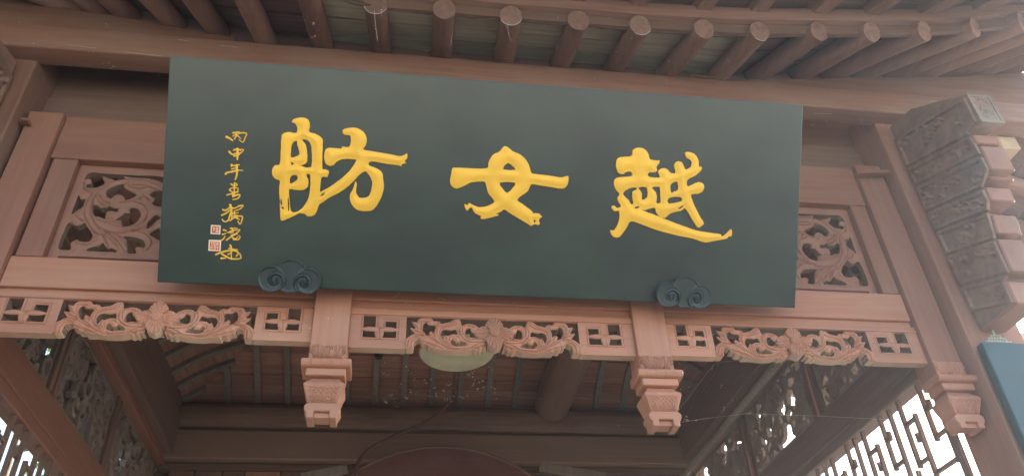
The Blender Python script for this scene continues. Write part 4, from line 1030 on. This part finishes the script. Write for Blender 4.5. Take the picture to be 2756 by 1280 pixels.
# ================================================================== OVAL LAMP, CABLE
lm = thing('ceiling_lamp', 'round pale green lamp seen as an oval behind the middle frieze', 'lamp', (.385, 4.5, Z(2.5)))
def disc(nm, mt, r0, z0, z1, parent, cy=4.50):
    bm = bmesh.new(); n = 48
    a = [bm.verts.new((.385 + r0 * math.cos(2 * math.pi * k / n), cy + r0 * 1.08 * math.sin(2 * math.pi * k / n), z0)) for k in range(n)]
    b_ = [bm.verts.new((.385 + r0 * math.cos(2 * math.pi * k / n), cy + r0 * 1.08 * math.sin(2 * math.pi * k / n), z1)) for k in range(n)]
    bm.faces.new(a[::-1]); bm.faces.new(b_)
    for k in range(n): bm.faces.new((a[k], a[(k + 1) % n], b_[(k + 1) % n], b_[k]))
    return finish(bm, nm, mt, parent, 0, smooth=40)
disc('rim', M['lamprim'], .240, Z(2.498), Z(2.53), lm); disc('diffuser', M['lamp'], .232, Z(2.493), Z(2.4975), lm)
fr_ = thing('red_hanging_frame', 'flat red-brown frame around the back of the oval lamp', 'frame', (.385, 4.6, Z(2.54)))
for a_ in ((-.02, .80, 4.50, 4.54), (-.02, .80, 4.16, 4.20)): box('frame_bar', M['redframe'], fr_, a_[0], a_[1], a_[2], a_[3], Z(2.535), Z(2.565), bevel=.003)
for a_ in (-.02, .76): box('frame_bar', M['redframe'], fr_, a_, a_ + .04, 4.202, 4.498, Z(2.536), Z(2.564), bevel=.003)
cp = [Vector(atY(1226, 990, 5.0)), Vector(atY(1222, 1045, 5.4)), Vector(atY(1216, 1075, 5.6)), Vector(atY(1190, 1103, 5.75)), Vector(atY(1145, 1133, 5.85)), Vector(atY(1090, 1160, 5.9)), Vector(atY(1010, 1197, 5.9)), Vector(atY(975, 1225, 5.88)), Vector(atY(960, 1255, 5.86)), Vector(atY(955, 1300, 5.86))]
cp = [Vector((cp[0].x, 4.6, Z(2.52)))] + [Vector(q) for q in smooth_poly([tuple(v_) for v_ in cp], 4, False)]
o = tube('lamp_cable', M['conduit'], None, cp, .013, n=10); tag(o, 'brown cable hanging from the oval lamp and swinging down to the left', 'cable')
# little black lamp fitting beside the red frame
o = tube('black_fitting', mat_plain('black_plastic', (.02, .02, .022)), None, [(-.10, 4.5, Z(2.60)), (-.10, 4.5, Z(2.50)), (-.10, 4.5, Z(2.44))], [.03, .042, .02], n=14); tag(o, 'small black fitting hanging left of the oval lamp', 'light fitting')

# ================================================================== SIDE EAVES ON THE RIGHT
se = thing('side_eaves', 'sunlit rafters and beam of the side roof beyond the right column', 'roof', (3.4, 3.4, Z(3.0)))
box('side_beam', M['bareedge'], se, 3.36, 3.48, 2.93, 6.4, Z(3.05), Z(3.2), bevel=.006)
y = 3.25
while y < 6.3:
    a = Vector((3.0, y, Z(3.28))); b_ = Vector((4.1, y, Z(2.92)))
    tube('rafter', M['raftX'], se, [a, b_], .05, n=14); y += .31
for k in range(5):
    t0 = k / 5; t1 = (k + 1) / 5 - .006
    a = Vector((3.0, 0, Z(3.335))).lerp(Vector((4.1, 0, Z(2.975))), t0); b_ = Vector((3.0, 0, Z(3.335))).lerp(Vector((4.1, 0, Z(2.975))), t1)
    prism('roof_board', M['brownboard'], se, [(a.x, a.z), (b_.x, b_.z), (b_.x, b_.z + .02), (a.x, a.z + .02)], 'Y', 2.95, 6.3, bevel=0)
for k, z in enumerate((2.62, 2.40, 2.18, 1.98)):
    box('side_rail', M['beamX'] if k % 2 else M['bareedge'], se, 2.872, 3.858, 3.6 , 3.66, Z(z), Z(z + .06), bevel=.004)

box('side_post', M['beamZ'], se, 3.86, 4.0, 3.562, 3.70, 0, Z(3.0), bevel=.006)

# ================================================================== COBWEBS
def webs(name, pts, y, label, strands=(), size=.006, extra=()):
    bm = bmesh.new(); r_ = random.Random(len(pts))
    for px, py in pts:
        c = Vector(atY(px, py, y)); 
        for _ in range(r_.choice((1, 2, 3))):
            q = c + Vector((r_.uniform(-.015, .015), r_.uniform(-.01, .01), r_.uniform(-.015, .015))); s_ = size * r_.uniform(.35, .8)
            bmesh.ops.create_icosphere(bm, subdivisions=1, radius=s_, matrix=Matrix.Translation(q) @ Matrix.Rotation(r_.uniform(0, 6), 4, 'Y') @ Matrix.Diagonal((1.8, .6, .6, 1)))
    for st in strands:
        bm_tube(bm, [atY(a, b_, y) for a, b_ in st], .0006, 4)
    for pl_ in extra: bm_tube(bm, pl_, .0013, 4)
    o = finish(bm, name, M['web'], None, 0); tag(o, label, 'cobweb', kind='stuff')
P1 = [(1000 + x / 3.148, 900 + y / 3.148) for x, y in [(98, 250), (110, 330), (135, 345), (320, 295), (335, 325), (285, 270), (180, 205), (235, 460), (250, 415), (325, 480), (100, 540), (130, 560), (155, 500), (210, 590), (215, 605), (305, 530), (390, 490), (355, 372), (448, 390), (500, 370), (530, 440), (485, 465), (485, 528), (555, 510), (600, 465), (605, 480), (655, 430), (680, 470), (690, 520), (760, 518), (800, 522), (860, 320), (820, 320), (865, 400), (850, 430), (930, 400), (945, 450), (900, 468), (965, 430), (995, 440), (1040, 470), (1028, 300), (990, 280), (660, 545), (1045, 530), (840, 360), (250, 165), (95, 335), (665, 410), (640, 525)]]
webs('cobweb', P1, 4.9, 'white cobweb flecks hanging below the oval lamp', [[(1031, 1071), (1050, 1060), (1070, 1090)], [(1145, 1066), (1215, 1067), (1290, 1065)], [(1266, 1042), (1278, 1027)], [(1283, 1048), (1310, 1036), (1320, 1043)], [(1365, 1065), (1460, 1072)]], .0075)
P2 = [(1500 + x / 3.517, 940 + y / 3.517) for x, y in [(1155, 120), (1170, 350), (1240, 378), (1320, 350), (1440, 398), (1550, 335), (1165, 540), (1150, 555), (1155, 618), (1208, 650), (1245, 655), (1295, 655), (1480, 165), (1490, 150), (1590, 555), (1650, 458), (1710, 555), (560, 748), (330, 460), (595, 480), (1745, 245)]]
webs('cobweb', P2, 3.6, 'fine cobweb threads right of the second hanging post', [[(1812, 1112), (1845, 1080), (1905, 1000), (1925, 975)], [(1800, 1140), (1900, 1125), (2022, 1110)], [(1925, 975), (1990, 968)], [(2000, 1112), (2200, 1118), (2390, 1128)]], .004)
ringarcs = []
r_ = random.Random(8)
for I, O in RAF[9:16:2]:                          # threads of web along the lower rim of the rafter ends
    d = (O - I).normalized(); sx = d.cross(Vector((0, 0, 1))).normalized(); up_ = sx.cross(d).normalized()
    a0 = math.radians(r_.uniform(190, 240)); a1 = math.radians(r_.uniform(290, 345))
    ringarcs.append([O + d * .001 + (sx * math.cos(a) + up_ * math.sin(a)) * (RR * 1.01) for a in np.linspace(a0, a1, 12)])
P3 = [(640 + x / 3.68, y / 3.68) for x, y in [(660, 20), (770, 230), (655, 200), (672, 300), (1330, 140), (1450, 90), (1460, 205), (1480, 340), (1875, 352), (1905, 490), (1335, 275), (745, 380)]] + [(1300 + x / 3.68, y / 3.68) for x, y in [(245, 238), (205, 270), (805, 350), (745, 410), (740, 468), (1470, 380), (1330, 510), (1285, 560), (1745, 535), (1840, 585), (2085, 350), (2035, 573), (2425, 625), (135, 465), (730, 182), (1280, 210)]]
webs('cobweb', P3, 2.42, 'tiny white spider specks stuck on the round rafters', [[(1008, 28), (1010, 60), (1016, 110)], [(1025, 25), (1028, 45)], [(1366, 66), (1369, 95), (1378, 113)], [(1218, 92), (1213, 122)]], .0035, extra=ringarcs)

P4 = [(x / 3.68, y / 3.68) for x, y in [(180, 190), (330, 450), (890, 508), (1040, 265), (1075, 250), (1050, 628), (1115, 635), (1125, 662), (885, 668), (980, 684), (1560, 735), (1213, 582), (1700, 575), (2350, 470), (1880, 405)]] + [(2170 + x, 328 + y) for x, y in [(8, 4), (52, -4), (60, 3), (213, 12), (150, -6)]] + [(940, 155), (1130, 160), (1360, 190), (1600, 210), (1795, 222)]
webs('cobweb', P4, 2.795, 'tiny pale specks and threads stuck along the eaves beam', [[(176, 121), (260, 130)], [(340, 141), (440, 152)], [(478, 106), (508, 111)], [(590, 122), (640, 128)], [(2190, 305), (2240, 307)], [(2500, 273), (2550, 273)]], .0028)
P5 = [(850, 790), (900, 812), (985, 838), (1030, 800), (1040, 838), (1075, 803), (1102, 820), (1300, 880), (1385, 822), (1480, 835), (612, 792), (620, 797), (1525, 962), (1560, 980), (890, 860), (838, 888)]
webs('cobweb', P5, 2.968, 'tiny pale specks on the pink rails below the name board', [[(1060, 800), (1075, 790), (1080, 778)], [(1180, 800), (1200, 806)]], .0028)

# ================================================================== TREE OUTSIDE THE LEFT LATTICE
def tree(cx, cy, hgt, rad, label, seed, nleaf=5200):
    r_ = random.Random(seed); g2 = np.random.default_rng(seed)
    p = thing('broadleaf_tree', label, 'tree', (cx, cy, 0), 'trees beside the porch')
    bm = bmesh.new()
    bm_tube(bm, [(cx, cy, 0), (cx + .1, cy, hgt * .25), (cx - .05, cy + .1, hgt * .5), (cx, cy, hgt * .85)], [.17, .14, .10, .03], 10)
    for k in range(9):
        a = k * 2.4; z0 = hgt * (.3 + .055 * k); L_ = rad * r_.uniform(.6, .95)
        bm_tube(bm, [(cx, cy, z0), (cx + L_ * .5 * math.cos(a), cy + L_ * .5 * math.sin(a), z0 + .35), (cx + L_ * math.cos(a), cy + L_ * math.sin(a), z0 + .6)], [.06, .035, .012], 6)
    finish(bm, 'trunk', mat_plain('bark', (.10, .075, .055), rough=.9, noise=.3), p, 0, smooth=50)
    clumps = []
    for _ in range(46):
        a = r_.uniform(0, 6.28); rr = rad * math.sqrt(r_.random()); zz = hgt * r_.uniform(.3, 1.0)
        clumps.append((cx + rr * math.cos(a), cy + rr * math.sin(a), zz, r_.uniform(.3, .6)))
    V_, F_ = [], []
    for i in range(nleaf):
        c = clumps[i % len(clumps)]; d = g2.normal(size=3); d /= np.linalg.norm(d); q = np.array(c[:3]) + d * c[3] * g2.random() ** .4
        n1 = g2.normal(size=3); n1 /= np.linalg.norm(n1); n2 = np.cross(n1, g2.normal(size=3)); n2 /= np.linalg.norm(n2)
        l_, w_ = .085, .04; b0 = len(V_)
        V_ += [tuple(q - n1 * l_), tuple(q + n2 * w_), tuple(q + n1 * l_), tuple(q - n2 * w_)]; F_.append((b0, b0 + 1, b0 + 2, b0 + 3))
    me = bpy.data.meshes.new('crown'); me.from_pydata(V_, [], F_)
    lf = bpy.data.materials.get('leaf')
    if not lf:
        lf = mat_plain('leaf', (.085, .16, .035), rough=.55, noise=.4, scale=3)
        tr = lf.node_tree; bs = tr.nodes['Principled BSDF']; bs.inputs['Transmission Weight'].default_value = 0
        tl = tr.nodes.new('ShaderNodeBsdfTranslucent'); tl.inputs[0].default_value = (.22, .36, .06, 1)
        mxs = tr.nodes.new('ShaderNodeMixShader'); mxs.inputs[0].default_value = .4
        tr.links.new(bs.outputs[0], mxs.inputs[1]); tr.links.new(tl.outputs[0], mxs.inputs[2]); tr.links.new(mxs.outputs[0], tr.nodes['Material Output'].inputs[0])
    link('crown', me, lf, p)
tree(-4.6, 7.6, 7.5, 2.0, 'leafy green tree outside the lower left lattice', 21, 16000)
tree(-5.6, 12.5, 9.0, 2.4, 'second leafy tree further behind the left wall', 22)

for k_, (x_, y_, h_, r2_, lb_) in enumerate(((-7.0, 1.6, 8.5, 2.4, 'unseen tree added to dim light from the left, nearest the porch'), (-7.6, -2.6, 9.0, 2.6, 'unseen tree added to dim light from the left, level with the camera'),
        (-8.0, -7.2, 8.0, 2.6, 'unseen tree added to dim light from the left, behind the camera'), (-8.8, 6.5, 9.5, 2.6, 'unseen tree added to dim light from the left, beyond the porch wall'))):
    tree(x_, y_, h_, r2_, lb_, 30 + k_, 14000)  # out-of-view trees added to darken surfaces that face left

# ================================================================== AIR VOLUME ADDED FOR LENS GLARE
bm = bmesh.new(); bm_box(bm, -420, 420, -420, 420, -1.5, 11.0)
hz = finish(bm, 'glare_haze', None); tag(hz, 'thin air volume added in place of lens glare', 'glare_haze', kind='stuff')
hm = bpy.data.materials.new('glare_haze'); hm.use_nodes = True; ht = hm.node_tree
for n_ in list(ht.nodes): ht.nodes.remove(n_)
ho = ht.nodes.new('ShaderNodeOutputMaterial'); hv = ht.nodes.new('ShaderNodeVolumePrincipled')
hv.inputs['Color'].default_value = (.64, .80, 1, 1); hv.inputs['Density'].default_value = HAZE; hv.inputs['Anisotropy'].default_value = .60
ht.links.new(hv.outputs[0], ho.inputs['Volume']); hz.data.materials.append(hm)
